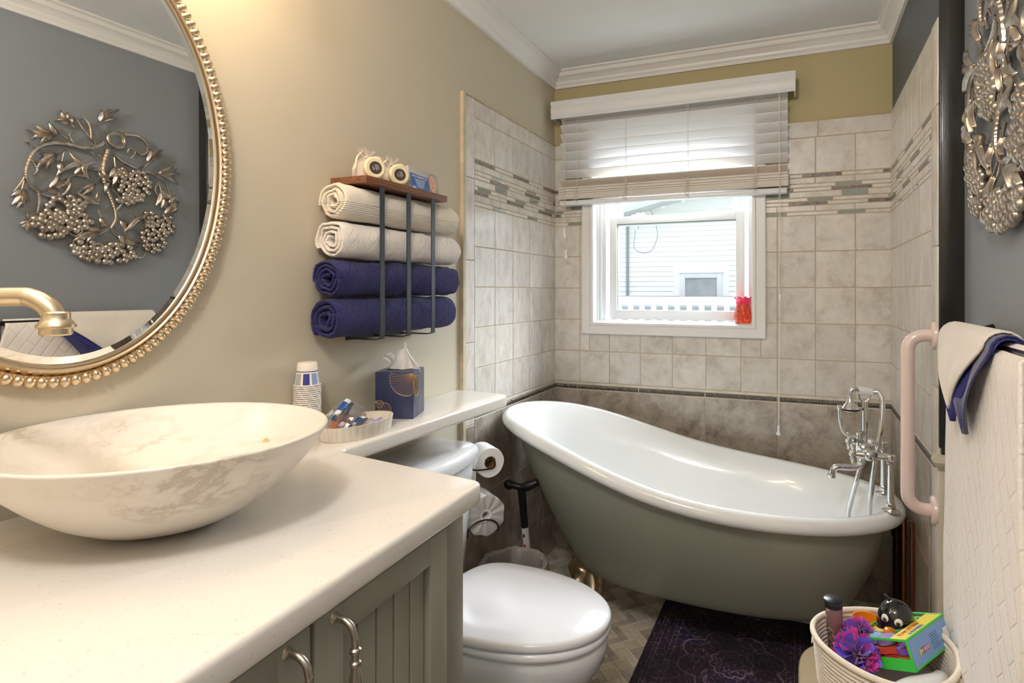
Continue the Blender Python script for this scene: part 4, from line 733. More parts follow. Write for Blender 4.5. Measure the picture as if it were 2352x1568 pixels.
for k in range(cups):
    z = cz-k*(cz-.056-ZC-.0005)/(cups-1)
    if k == 0:
        cup0 = thing('paper_cup', 'white and navy paper cup, topmost of the upside-down stack', 'cup', (cx_, cy_, z), 'stack of paper cups beside the basin')
        bb = cup_mesh(); bb.v = [v+Vector((cx_, cy_, z)) for v in bb.v]; part(bb, 'cup_wall', cm, cup0); bb = cup_bands(); bb.v = [v+Vector((cx_, cy_, z)) for v in bb.v]; part(bb, 'printed_band', bm_, cup0)
    else:
        dup(cup0, (cx_, cy_, z), 'paper cup showing only its rim in the upside-down stack under the topmost cup', rotz=k*.83)
# fluted dish with toothbrush packets
dc = Vector((.127, 1.143, ZC)); dx_, dy_ = .0655, .108
dish = thing('fluted_dish', 'cream fluted oval dish holding toothbrush packets beside the basin', 'dish', dc)
nf = 34; fl_ = lambda a: 1+.022*abs(math.sin(a*nf/2))
b = MB(); 
def sc(r, z, out=True): return [(dc.x+dx_*r*(fl_(2*PI*i/272) if out else 1)*math.cos(2*PI*i/272), dc.y+dy_*r*(fl_(2*PI*i/272) if out else 1)*math.sin(2*PI*i/272), dc.z+z) for i in range(272)]
b.loops([sc(.90, .0), sc(.93, .003), sc(.985, .034), sc(.99, .036), sc(.955, .036, False), (sc(.90, .006, False))], True, True, True)
part(b, 'dish_body', M('cream_marble_dish', (236, 226, 210), .35, col2=(214, 204, 190), vs=18, lo=.45, hi=.75), dish, smooth=35)
def brush_pack(name, lab, o, ux, uy, L, Wd, kind):
    t = thing(name, lab, 'toothbrush pack', o, 'wrapped packets in the fluted dish'); mt = frame_mtx(o, ux, uy)
    b = MB(); b.T = mt
    def bag(u, v, s_): return (u*L, v*Wd, s_*(.0065*(math.sin(PI*min(max(u, .02), .98))*math.sin(PI*v))**.5)+.0012*math.sin(u*23+v*11))
    b.grid(lambda u, v: bag(u, v, 1), 18, 8); b.grid(lambda u, v: bag(u, v, -1), 18, 8); part(b, 'clear_wrapper', MT['clear'], t)
    b = MB(); b.T = mt; b.box(.02*L, .62*L, .1*Wd, .62*Wd, -.0022, -.0016); part(b, 'insert_card', M('orange_insert', (238, 118, 46), .45, col2=(244, 160, 70), vs=40), t, smooth=False)
    b = MB(); b.T = mt; h0 = [(L*.12, Wd*.30, .001), (L*.30, Wd*.33, .0015), (L*.55, Wd*.42, .002), (L*.8, Wd*.52, .001), (L*.95, Wd*.56, 0)]
    b.tube(catmull(h0, 5), [.0042, .0046, .003, .0028, .003]+[.0045]*16, 8, flat=(.6, 1)); br = part(b, 'toothbrush', M('violet_brush', (98, 70, 150) if kind else (44, 66, 130), .35), t)
    b = MB(); b.T = mt
    for k in range(8):
        for j in range(3): b.cyl((L*(.10+.016*k), Wd*(.22+.05*j), .003), (L*(.09+.016*k), Wd*(.20+.05*j), .0095), .0011, .001, 6)
    part(b, 'bristles', M('bristle_white', (236, 226, 240), .6), t)
    b = MB(); b.T = mt; b.tube([(L*.30, Wd*.66, .001), (L*.36, Wd*.68, .002), (L*.85, Wd*.74, .002), (L*.93, Wd*.75, .001)], [.0065, .0078, .0085, .0095], 12, flat=(.55, 1)); tp = part(b, 'toothpaste_tube', MT['paper'], t)
    b = MB(); b.T = mt; b.tube([(L*.48, Wd*.69, .0022), (L*.80, Wd*.735, .0022)], [.0086, .0090], 12, False, flat=(.57, 1)); part(b, 'tube_label', M('tube_blue_label', (40, 90, 160), .4), t)
    b = MB(); b.T = mt; b.cyl((L*.22, Wd*.64, .001), (L*.30, Wd*.66, .001), .0055, None, 10); part(b, 'tube_cap', M('navy_cap', (36, 60, 120), .4), t)
    b = MB(); b.T = mt; b.box(.9*L, .94*L, .6*Wd, .92*Wd, .0, .004); part(b, 'green_strip', M('green_print', (70, 170, 90), .5), t, smooth=False)
    writing('READY', .012, MT['white'], t, mt @ Matrix.Translation((L*.30, Wd*.87, .0035))); writing('AFTER', .008, MT['white'], t, mt @ Matrix.Translation((L*.16, Wd*.10, .0040))); return t
brush_pack('toothbrush_packet', 'clear packet with orange card, toothbrush and toothpaste tube leaning in the dish', Vector((.163, 1.055, ZC+.022)), Vector((-.40, .90, .16)), Vector((-.55, -.40, .46)), .165, .062, 0)
brush_pack('toothbrush_packet', 'second wrapped toothbrush packet lying low behind the orange one in the dish', Vector((.176, 1.085, ZC+.016)), Vector((-.30, .95, .05)), Vector((-.9, -.28, .16)), .125, .05, 1)
b = MB(); b.tube(catmull([(.150, 1.145, ZC+.018), (.148, 1.175, ZC+.022), (.140, 1.205, ZC+.024), (.132, 1.222, ZC+.023)], 5), [.003]*4+[.005]*12, 10, flat=(.7, 1)); single(b, 'razor_handle', M('lilac_plastic', (176, 160, 214), .35), 'small lilac plastic handle lying at the front of the fluted dish', 'razor')
# ------------------------------------------------------------------ toilet
TY = 1.412
wc = thing('toilet', 'white toilet with a closed lid between the vanity and the tub', 'toilet', (.35, TY, 0))
def egg(xb, xf, hw, z, n=56, e=2.15, wide=.36):
    """seat shaped outline: straight-ish back at xb, round tip at xf"""
    out = []; L = xf-xb
    for i in range(n):
        t = 2*PI*i/n; c, s_ = math.cos(t), math.sin(t); xm = xb+L*wide
        if c >= 0: x = xm+(xf-xm)*abs(c)**(2/2.05); y = hw*math.copysign(abs(s_)**(2/2.05), s_)
        else: x = xm-(xm-xb)*abs(c)**(2/3.6); y = hw*math.copysign(abs(s_)**(2/3.0), s_)*(1-.03*abs(c)**2)
        out.append((x, TY+y, z))
    return out
b = MB(); b.loops([egg(.205+d, .706-d, .198-d, z) for d, z in ((.006, .418), (.001, .421), (.0, .427), (.0, .434), (.003, .4385), (.010, .4415), (.030, .4425), (.034, .4435), (.06, .4455), (.12, .447), (.17, .447))], True, True, True); part(b, 'lid', MT['seat'], wc, smooth=50)
b = MB(); b.loops([egg(.250+d, .704-d, .194-d, z) for d, z in ((.010, .392), (.002, .396), (.0, .402), (.0, .409), (.003, .414), (.012, .4165))], True, True, True); part(b, 'seat', MT['seat'], wc, smooth=50)
for s_ in (-1, 1):
    b = MB(); b.rbox(.198, .240, TY+s_*.075-.018, TY+s_*.075+.018, .390, .414, .006, 3); part(b, 'hinge', MT['seat'], wc)
b = MB(); R = [egg(.22, .694, .182, .389), egg(.215, .698, .186, .384), egg(.21, .698, .186, .36), egg(.20, .690, .180, .33), egg(.19, .66, .160, .28), egg(.18, .60, .132, .21), egg(.16, .555, .115, .12), egg(.15, .555, .115, .03), egg(.145, .562, .122, .0)]
b.loops(R, True, True, True); part(b, 'bowl', MT['porcelain'], wc, smooth=60)
def tank(z, x1, hw, bowf=.03, n=12):
    p = [(.012, TY-hw, z)]
    for i in range(n+1):
        t = -1+2*i/n; p.append((x1+bowf*(1-abs(t)**3)-.0, TY+hw*t, z))
    p.append((.012, TY+hw, z)); return p
def rtank(z, x1, hw, bow=.034, r=.03):
    pts = [(.012, TY-hw), (x1, TY-hw), (x1+bow*.8, TY-hw*.5), (x1+bow, TY), (x1+bow*.8, TY+hw*.5), (x1, TY+hw), (.012, TY+hw)]
    q = rounded(pts, [.006, r, .040, .040, .040, r, .006], 6); return [(x, y, z) for x, y in q]
b = MB(); b.loops([rtank(z, x, h) for z, x, h in ((.385, .150, .170), (.40, .158, .180), (.60, .168, .200), (.758, .176, .212))], True, True, True); part(b, 'tank', MT['porcelain'], wc, smooth=45)
b = MB(); b.loops([rtank(z, x, h, .036, .036) for z, x, h in ((.758, .178, .214), (.760, .186, .222), (.782, .189, .225), (.795, .185, .221), (.804, .172, .208), (.806, .155, .19))], True, True, True); part(b, 'tank_lid', MT['porcelain'], wc, smooth=60)
b = MB(); b.tube([(.20, TY-.16, .71), (.225, TY-.16, .71), (.228, TY-.10, .705)], [.006, .006, .005], 10); part(b, 'flush_lever', MT['nickel'], wc)
# ------------------------------------------------------------------ toilet paper holder and rolls
ax = Vector((.80, -.60, 0)).normalized(); sdv = Vector((.60, .80, 0))
h = thing('toilet_paper_holder', 'dark wire toilet paper holder hung at the side of the tank', 'paper holder', (.12, 1.640, .52))
def paper_roll(name, lab, c, r, rc, L, wrapped=False):
    t = thing(name, lab, 'toilet roll', c); b = MB(); q = Vector(c); m_ = Matrix(((sdv.x, 0, ax.x, q.x), (sdv.y, 0, ax.y, q.y), (0, 1, 0, q.z), (0, 0, 0, 1))); b.T = m_; n = 44
    wob = (lambda a: 1+.012*math.sin(3*a)+.006*math.sin(7*a+1)) if not wrapped else (lambda a: 1+.03*math.sin(4*a)+.02*math.sin(9*a))
    prof = [(rc, -L), (r*.97, -L), (r, -L+.004), (r, -.004), (r*.985, 0), (rc+.002, 0), (rc, -.002), (rc, -L)]
    rings = [[(a_*(wob(2*PI*i/n) if a_ > rc*1.2 else 1)*math.cos(2*PI*i/n), a_*(wob(2*PI*i/n) if a_ > rc*1.2 else 1)*math.sin(2*PI*i/n), z_) for i in range(n)] for a_, z_ in prof]
    b.loops(rings, True); part(b, 'paper', MT['paper'], t, smooth=40)
    b = MB(); b.T = m_; b.loops([[(rc*f*math.cos(2*PI*i/24), rc*f*math.sin(2*PI*i/24), z_) for i in range(24)] for f, z_ in ((.98, -.001), (.98, -L+.001), (.93, -L+.001), (.93, -.001), (.98, -.001))], True); part(b, 'cardboard_core', MT['card'] if not wrapped else MT['paper'], t)
    if not wrapped:
        b = MB(); b.T = m_; th0 = PI*.98
        b.grid(lambda u, v: (-r*1.005-.0008-.004*v*v*0, -v*.075, -L+.003+u*(L-.006)), 6, 8); part(b, 'loose_sheet', MT['paper'], t, solid=.0006)
    else:
        b = MB(); b.T = m_; b.loops([[(r*f*(1+.04*math.sin(7*a+f*5))*math.cos(a), r*f*(1+.04*math.sin(7*a+f*5))*math.sin(a), z_+.0015*math.sin(11*a)) for a in [2*PI*i/66 for i in range(66)]] for f, z_ in ((.30, .0015), (.7, .004), (1.0, .003), (1.045, -.02), (1.045, -L*.7), (1.0, -L-.002))], True); part(b, 'plastic_wrap', glassy('roll_wrap', (252, 252, 252), 1, 1.5, .12, (250, 245, 240), .35), t)
    return t
r1 = Vector((.183, 1.707, .713)); r2 = Vector((.186, 1.672, .546))
paper_roll('toilet_roll', 'half used toilet roll on the upper arm of the wire holder', r1, .0505, .0205, .098)
paper_roll('toilet_roll', 'plastic wrapped spare toilet roll below the one on the arm', r2, .066, .0135, .098, True)
b = MB(); wr_ = .0028
b.tube(catmull([r1-ax*.115+sdv*-.012+Vector((0, 0, .010)), r1-ax*.06-sdv*.017+Vector((0, 0, .010)), r1+ax*.004-sdv*.017+Vector((0, 0, .012)), r1+ax*.010-sdv*.004+Vector((0, 0, .012)), r1+ax*.012+sdv*.010+Vector((0, 0, .006)), r1+ax*.012+sdv*.011+Vector((0, 0, -.010)), r1+ax*.010+sdv*.003+Vector((0, 0, -.017)), r1+ax*.010-sdv*.02+Vector((0, 0, -.017)), r1+ax*.004-sdv*.055+Vector((0, 0, -.016)), r1-sdv*.072+Vector((0, 0, -.010)), r1-sdv*.076+Vector((0, 0, -.03)), r1-sdv*.078+Vector((0, 0, -.12))], 6), wr_, 8)
part(b, 'roll_arm', MT['bronze'], h)
b = MB(); b.tube([r2+ax*.012+sdv*(-.015+.055*math.cos(a))+Vector((0, 0, -.045+.036*math.sin(a))) for a in [PI*(1.08-1.16*i/24) for i in range(25)]], wr_, 8); part(b, 'retaining_loop', MT['bronze'], h)
b = MB(); b.tube(catmull([r1-ax*.115+sdv*-.012+Vector((0, 0, .010)), r1-ax*.125+Vector((0, 0, -.05)), r2-ax*.115+Vector((0, 0, .08)), r2-ax*.115+Vector((0, 0, -.08))], 6), wr_, 8); part(b, 'upright', MT['bronze'], h)
# ------------------------------------------------------------------ bin with liner
cc = Vector((.185, 1.868, 0)); bn = thing('waste_bin', 'small black waste bin with a clear plastic liner behind the toilet', 'bin', cc)
b = MB(); b.lathe([(.0, .004), (.092, .004), (.096, .006), (.1185, .272), (.121, .276), (.1175, .277), (.095, .012), (.0, .010)], cc, 48); part(b, 'bucket', MT['blackp'], bn)
def crk(a): return 1+.006*math.sin(13*a)+.006*math.sin(29*a+2)+.012*math.sin(5*a)
b = MB(); n = 120; rings = []
for r, z in ((.128, .205), (.130, .25), (.130, .285), (.127, .302), (.120, .306), (.108, .298), (.098, .25), (.09, .18), (.085, .12)):
    rings.append([(cc.x+r*crk(a)*math.cos(a), cc.y+r*crk(a+r*9)*math.sin(a), cc.z+z+.003*math.sin(7*a+r*50)+.001*math.sin(23*a)) for a in [2*PI*i/n for i in range(n)]])
b.loops(rings, True); part(b, 'bin_liner', MT['plasticbag'], bn)
# ------------------------------------------------------------------ walking cane
hb = Vector((.185, 2.035, .0)); ht = Vector((.150, 2.000, .535)); dv = (ht-hb).normalized()
cn = thing('walking_cane', 'black walking cane with a T handle leaning beside the tub', 'cane', hb)
b = MB(); b.tube([hb+dv*.02, hb+dv*.34], .0115, 16); b.tube([hb+dv*.34, hb+dv*.345], [.013, .013], 16); part(b, 'shaft', MT['blacks'], cn)
b = MB(); b.cyl(hb+Vector((0, 0, .0005)), hb+dv*.035, .017, .013, 18); part(b, 'rubber_tip', MT['blackp'], cn)
hx = Vector((.94, .30, .0)).normalized()
b = MB(); b.tube(catmull([hb+dv*.34, hb+dv*.40, hb+dv*.47, ht+dv*-.005], 6), [.0125+.0035*i/18 for i in range(19)], 18)
hp = catmull([ht-hx*.046+Vector((0, 0, .005)), ht-hx*.03+Vector((0, 0, .004)), ht+Vector((0, 0, -.004)), ht+hx*.028+Vector((0, 0, .002)), ht+hx*.056+Vector((0, 0, .014)), ht+hx*.068+Vector((0, 0, .018))], 6)
b.tube(hp, [.0155+.003*math.cos(i*.35) for i in range(len(hp))], 18); b.ball(ht-hx*.048+Vector((0, 0, .005)), .0195, 18, 12); part(b, 'handle', MT['blackp'], cn)
def wrap(f0, f1, rad, mat, nm):
    b = MB(); b.tube([hb+dv*f0, hb+dv*f1], rad, 24, False); return part(b, nm, mat, cn)
wrap(.285, .375, .0139, MT['white'], 'label_wrap'); wrap(.260, .285, .0133, M('blue_band', (40, 56, 140), .4), 'blue_band')
b = MB(); v_ = Vector((CXc := (cam.location.x-hb.x), cam.location.y-hb.y, 0)).normalized(); sd_ = Vector((-v_.y, v_.x, 0))
for k in range(6):
    for q in range(1): b.tube([hb+dv*(.290+.08*j/4)+(v_*math.cos(.75-.16*k)-sd_*-1*math.sin(.75-.16*k))*.0142 for j in range(5)], .00035, 4)
part(b, 'label_text_lines', M('label_grey_print', (120, 120, 124), .6), cn)
for f, col in ((.345, (50, 44, 48)), (.305, (180, 70, 60))):
    b = MB(); p = hb+dv*f+(v_*math.cos(-.45)-sd_*-1*math.sin(-.45))*.0140; b.ball(p, (.0045, .0045, .008), 10, 6); part(b, 'label_picture', M('label_print', col, .6), cn)
# ------------------------------------------------------------------ clawfoot tub
XC, YC, A_, B_, E_ = .7552, 2.1553, .7101, .341, 2.2
def zrim(x): return .5738+(.8165-.5738)/(1+math.exp((x-.4805)/.2036))
NT = 120
def tubring(fa, off, dz, sx=0, flat=None):
    """fa scales the plan, off pushes outward, dz lowers from the rim centre line"""
    out = []
    for i in range(NT):
        t = 2*PI*i/NT; c, s_ = math.cos(t), math.sin(t)
        ux = math.copysign(abs(c)**(2/E_), c); uy = math.copysign(abs(s_)**(2/E_), s_); nx, ny = c/A_, s_/B_; l = math.hypot(nx, ny)
        x = XC+A_*ux*fa+nx/l*off+sx; y = YC+B_*uy*fa+ny/l*off; z = zrim(XC+A_*ux)+dz
        out.append((x, y, z))
    return out
def blend(ring, zf, k): return [(x, y, z*(1-k)+zf*k) for x, y, z in ring]
def tubbody(fx, fy, sx, zmix, zb, off=0, xs=None):
    out = []
    for i in range(NT):
        t = 2*PI*i/NT; c, s_ = math.cos(t), math.sin(t); ux = math.copysign(abs(c)**(2/E_), c); uy = math.copysign(abs(s_)**(2/E_), s_)
        x = XC+sx+A_*ux*fx; y = YC+B_*uy*fy; z = zrim(XC+A_*ux)*(1-zmix)+zb*zmix; out.append((x, y, z))
    return out
tub = thing('clawfoot_tub', 'white slipper bathtub with a grey-green outside and metal claw feet under the window', 'bathtub', (XC, YC, 0))
rr = .0295
rings = [tubring(1, rr*math.cos(a), rr*math.sin(a)*.92) for a in [-PI*.86+2*PI*.78*i/14 for i in range(15)]]
inner = [tubbody(.945, .885, .0, .0, 0), tubbody(.925, .85, .01, .06, .24), tubbody(.87, .79, .02, .25, .24), tubbody(.79, .69, .035, .5, .24), tubbody(.70, .58, .055, .75, .24), tubbody(.62, .46, .068, .92, .24), tubbody(.45, .32, .07, .99, .24), tubbody(.2, .15, .07, 1, .24)]
inner[0] = [(x, y, z-.012) for x, y, z in inner[0]]
b = MB(); b.loops(rings+inner, True, False, True); part(b, 'basin', MT['enamel'], tub, smooth=60)
def tubshell(u):
    fx = .965-(.965-.6735)*u**1.557; fy = .94-(.94-.4779)*u**1.557; zm = min(1, u**1.06); out = []
    for i in range(NT):
        t = 2*PI*i/NT; c, s_ = math.cos(t), math.sin(t); ux = math.copysign(abs(c)**(2/E_), c); uy = math.copysign(abs(s_)**(2/E_), s_)
        out.append((XC+.0704*u+A_*ux*fx, YC+B_*uy*fy, zrim(XC+A_*ux)*(1-zm)+.2089*zm-.0081*ux*zm))
    return out
outer = [[(x, y, z-.014) for x, y, z in tubshell(0)]]+[tubshell(k/14) for k in range(1, 15)]
cen = [sum(p[i] for p in outer[-1])/NT for i in range(3)]
for f, dz in ((.97, -.005), (.92, -.011), (.82, -.016), (.6, -.019), (.3, -.02)): outer.append([(cen[0]+(x-cen[0])*f, cen[1]+(y-cen[1])*f, z+dz) for x, y, z in outer[14]])
b = MB(); b.loops(outer, True, False, True); part(b, 'outer_shell', MT['tubgreen'], tub, smooth=60)
def foot(x, y, dx, dy, tw=0):
    f = Vector((x, y, 0)); o = Vector((dx, dy, 0)).normalized(); s_ = Vector((-o.y, o.x, 0)); b = MB()
    # S-curved leg
    P = catmull([f-o*.05+Vector((0, 0, .20)), f-o*.03+Vector((0, 0, .165)), f-o*.004+Vector((0, 0, .115)), f+o*.004+Vector((0, 0, .06)), f+o*.018+Vector((0, 0, .030))], 6)
    b.tube(P, [.034-.012*i/(len(P)-1)+.003*math.sin(i) for i in range(len(P))], 16, flat=(1, .8))
    # winged bracket against the shell
    def wing(u, v):
        w = (u-.5)*2; hh = .055+.075*(1-w*w); return f-o*(.012+.035*v+.012*abs(w))+s_*w*.095*(1-.3*v)+Vector((0, 0, .125+v*hh+.02*abs(w)-tw*w*.035))
    b.grid(wing, 40, 16)
    # ball and claws
    b.ball(f+o*.026+Vector((0, 0, .0285)), .0275, 16, 10)
    for k in (-1, 0, 1):
        d = (o+s_*k*.7).normalized(); c = f+o*.026+Vector((0, 0, .028)); b.tube(catmull([c-d*.01+Vector((0, 0, .034)), c+d*.018+Vector((0, 0, .030)), c+d*.030+Vector((0, 0, .006)), c+d*.027+Vector((0, 0, -.018))], 4), [.009]*4+[.008]*4+[.006]*4+[.003], 8)
    part(b, 'claw_foot', MT['claw'], tub, solid=.004)
foot(.345, 2.070, -.8, -1, 1); foot(1.295, 2.050, .7, -1); foot(.38, 2.26, -.8, 1); foot(1.26, 2.27, .7, 1)
b = MB(); b.lathe([(0, .004), (.018, .004), (.022, .002), (.023, 0)], (0, 0, 0), 24); b.v = [Matrix.Translation((1.375, 2.15, .50)) @ Matrix.Rotation(-PI/2*.92, 4, 'Y') @ v for v in b.v]; part(b, 'overflow_drain', MT['chrome'], tub)
# ------------------------------------------------------------------ tub faucet with hand shower
tf = thing('tub_faucet', 'chrome deck mounted tub faucet with hand shower and flexible hose', 'faucet', (1.435, 2.12, .60))
yA, yB, xR, zR = 2.035, 2.205, 1.437, .602
def riser(y):
    b = MB(); b.lathe([(.0, .0), (.0265, .0), (.0265, .003), (.012, .008), (.010, .012)], (xR, y, zR), 28); b.lathe([(.0125, .010), (.0135, .014), (.0135, .024), (.0115, .028)], (xR, y, zR), 8); b.cyl((xR, y, zR+.026), (xR, y, zR+.150), .0105, .0095, 16)
    b.tube(catmull([(xR, y, zR+.145), (xR, y, zR+.160), (xR-.006, y, zR+.170), (xR-.020, y, zR+.172), (xR-.05, y, zR+.172)], 4), .0095, 14)
    b.rbox(xR-.014, xR+.014, y-.014, y+.014, zR+.148, zR+.180, .004)
    part(b, 'riser', MT['chrome'], tf)
riser(yA); riser(yB)
zb_ = zR+.172; xb = xR-.062
b = MB(); b.tube([(xb, yA-.012, zb_), (xb, yB+.012, zb_)], .0125, 18)
for y in (yA, yB): b.cyl((xb-.018, y, zb_), (xb+.052, y, zb_), .0115, None, 18); b.cyl((xb+.010, y, zb_), (xb+.024, y, zb_), .0185, None, 8); b.ball((xb, y, zb_), .0185, 16, 10)
b.ball((xb-.006, 2.12, zb_), .024, 18, 12); b.cyl((xb-.02, 2.12, zb_-.02), (xb-.02, 2.12, zb_+.05), .0135, .011, 18); b.cyl((xb-.02, 2.12, zb_+.02), (xb-.02, 2.12, zb_+.032), .017, None, 8)
part(b, 'valve_body', MT['chrome'], tf)
b = MB(); b.tube(catmull([(xb-.01, 2.12, zb_-.03), (xb-.016, 2.118, zb_-.055), (xb-.045, 2.112, zb_-.066), (xb-.085, 2.104, zb_-.066), (xb-.100, 2.101, zb_-.074), (xb-.106, 2.100, zb_-.092), (xb-.107, 2.100, zb_-.102)], 5), [.011]*26+[.0125]*5, 16); part(b, 'spout', MT['chrome'], tf)
for y, s_ in ((yA, -1), (yB, 1)):
    b = MB(); c = Vector((xb-.018, y, zb_)); b.cyl(c, c+Vector((-.02, 0, 0)), .015, .010, 16)
    for k in range(4):
        a = PI/4+k*PI/2; d = Vector((0, math.cos(a), math.sin(a))); e = c+Vector((-.030, 0, 0)); b.tube([e, e+d*.014, e+d*.026], [.004, .0045, .0062], 10); b.ball(e+d*.028, .0068, 10, 8)
    b.ball(c+Vector((-.032, 0, 0)), .010, 12, 8); part(b, 'cross_handle', MT['chrome'], tf)
b = MB(); b.tube(catmull([(xb-.03, 2.09, zb_+.045), (xb-.062, 2.085, zb_+.048), (xb-.078, 2.083, zb_+.075), (xb-.082, 2.083, zb_+.12), (xb-.084, 2.083, zb_+.145)], 5), [.005]*12+[.0065]*6+[.0075]*3, 12); part(b, 'diverter_lever', MT['chrome'], tf)
cr = Vector((xb-.004, 2.12, 0)); zc_ = zb_+.175
b = MB(); b.cyl((cr.x, cr.y, zb_+.02), (cr.x, cr.y, zc_-.02), .0095, .009, 16); b.cyl((cr.x, cr.y, zb_+.045), (cr.x, cr.y, zb_+.06), .014, None, 8)
for s_ in (-1, 1): b.tube(catmull([(cr.x, cr.y, zc_-.022), (cr.x+s_*.012, cr.y, zc_-.012), (cr.x+s_*.017, cr.y, zc_+.006), (cr.x+s_*.015, cr.y, zc_+.022)], 4), .0035, 8)
part(b, 'cradle', MT['chrome'], tf)
hc = Vector((cr.x+.002, cr.y, zc_+.016)); hd = Vector((-.92, -.15, .12)).normalized()
b = MB(); b.cyl(hc-hd*-.006+hd*-.026, hc+hd*.020, .0125, .0145, 18); part(b, 'porcelain_grip', MT['porcelain'], tf)
b = MB(); b.tube(catmull([hc+hd*.016, hc+hd*.034+Vector((0, 0, .002)), hc+hd*.046+Vector((0, 0, -.008)), hc+hd*.048+Vector((0, 0, -.026))], 4), .007, 12)
q = hc+hd*.048+Vector((0, 0, -.024)); b.lathe([(.007, .0), (.009, -.010), (.014, -.022), (.024, -.034), (.0285, -.042)], q, 28); b.lathe([(.0285, -.047), (.022, -.053), (.0, -.055)], q, 28); part(b, 'hand_shower', MT['chrome'], tf)
b = MB(); b.lathe([(.027, -.041), (.0305, -.0425), (.0305, -.0465), (.027, -.048)], q, 28); part(b, 'rubber_ring', MT['blackp'], tf)
def hose(path, r=.0085):
    P = resample(catmull(path, 16), .0017); b = MB(); n = len(P); b.tube(P, [r*(1+.07*(1 if i % 2 else -1)) for i in range(n)], 12); return b
s0 = hc-hd*.024
b = hose([s0, s0+Vector((.016, -.002, .0)), s0+Vector((.026, -.012, -.03)), s0+Vector((.020, -.030, -.10)), s0+Vector((.006, -.040, -.19)), s0+Vector((-.006, -.04, -.28)), s0+Vector((-.014, -.035, -.36)), s0+Vector((-.018, -.02, -.43)), s0+Vector((-.045, .0, -.465)), s0+Vector((-.075, .005, -.43)), s0+Vector((-.064, .006, -.36)), s0+Vector((-.040, .004, -.26)), (xb-.02, 2.12, zb_-.03)]); part(b, 'hose', MT['chrome'], tf, smooth=80)
# supply pipes
for x, y, r, nm, mt, lab in ((1.474, 2.170, .015, 'drain_pipe', MT['darkpipe'], 'thick dark waste pipe behind the right end of the tub'), (1.488, 2.135, .0085, 'supply_pipe', MT['copper'], 'bright copper pipe beside the thick dark waste pipe'), (1.505, 2.095, .0060, 'supply_pipe', MT['copper'], 'thin copper pipe nearest the right tiled wall')):
    b = MB(); b.cyl((x, y, 0), (x, y, .56), r, None, 18); b.cyl((x, y, 0), (x, y, .012), r*1.8, r*1.3, 18); b.cyl((x, y, .48), (x, y, .50), r*1.25, None, 18); single(b, nm, mt, lab, 'pipe')
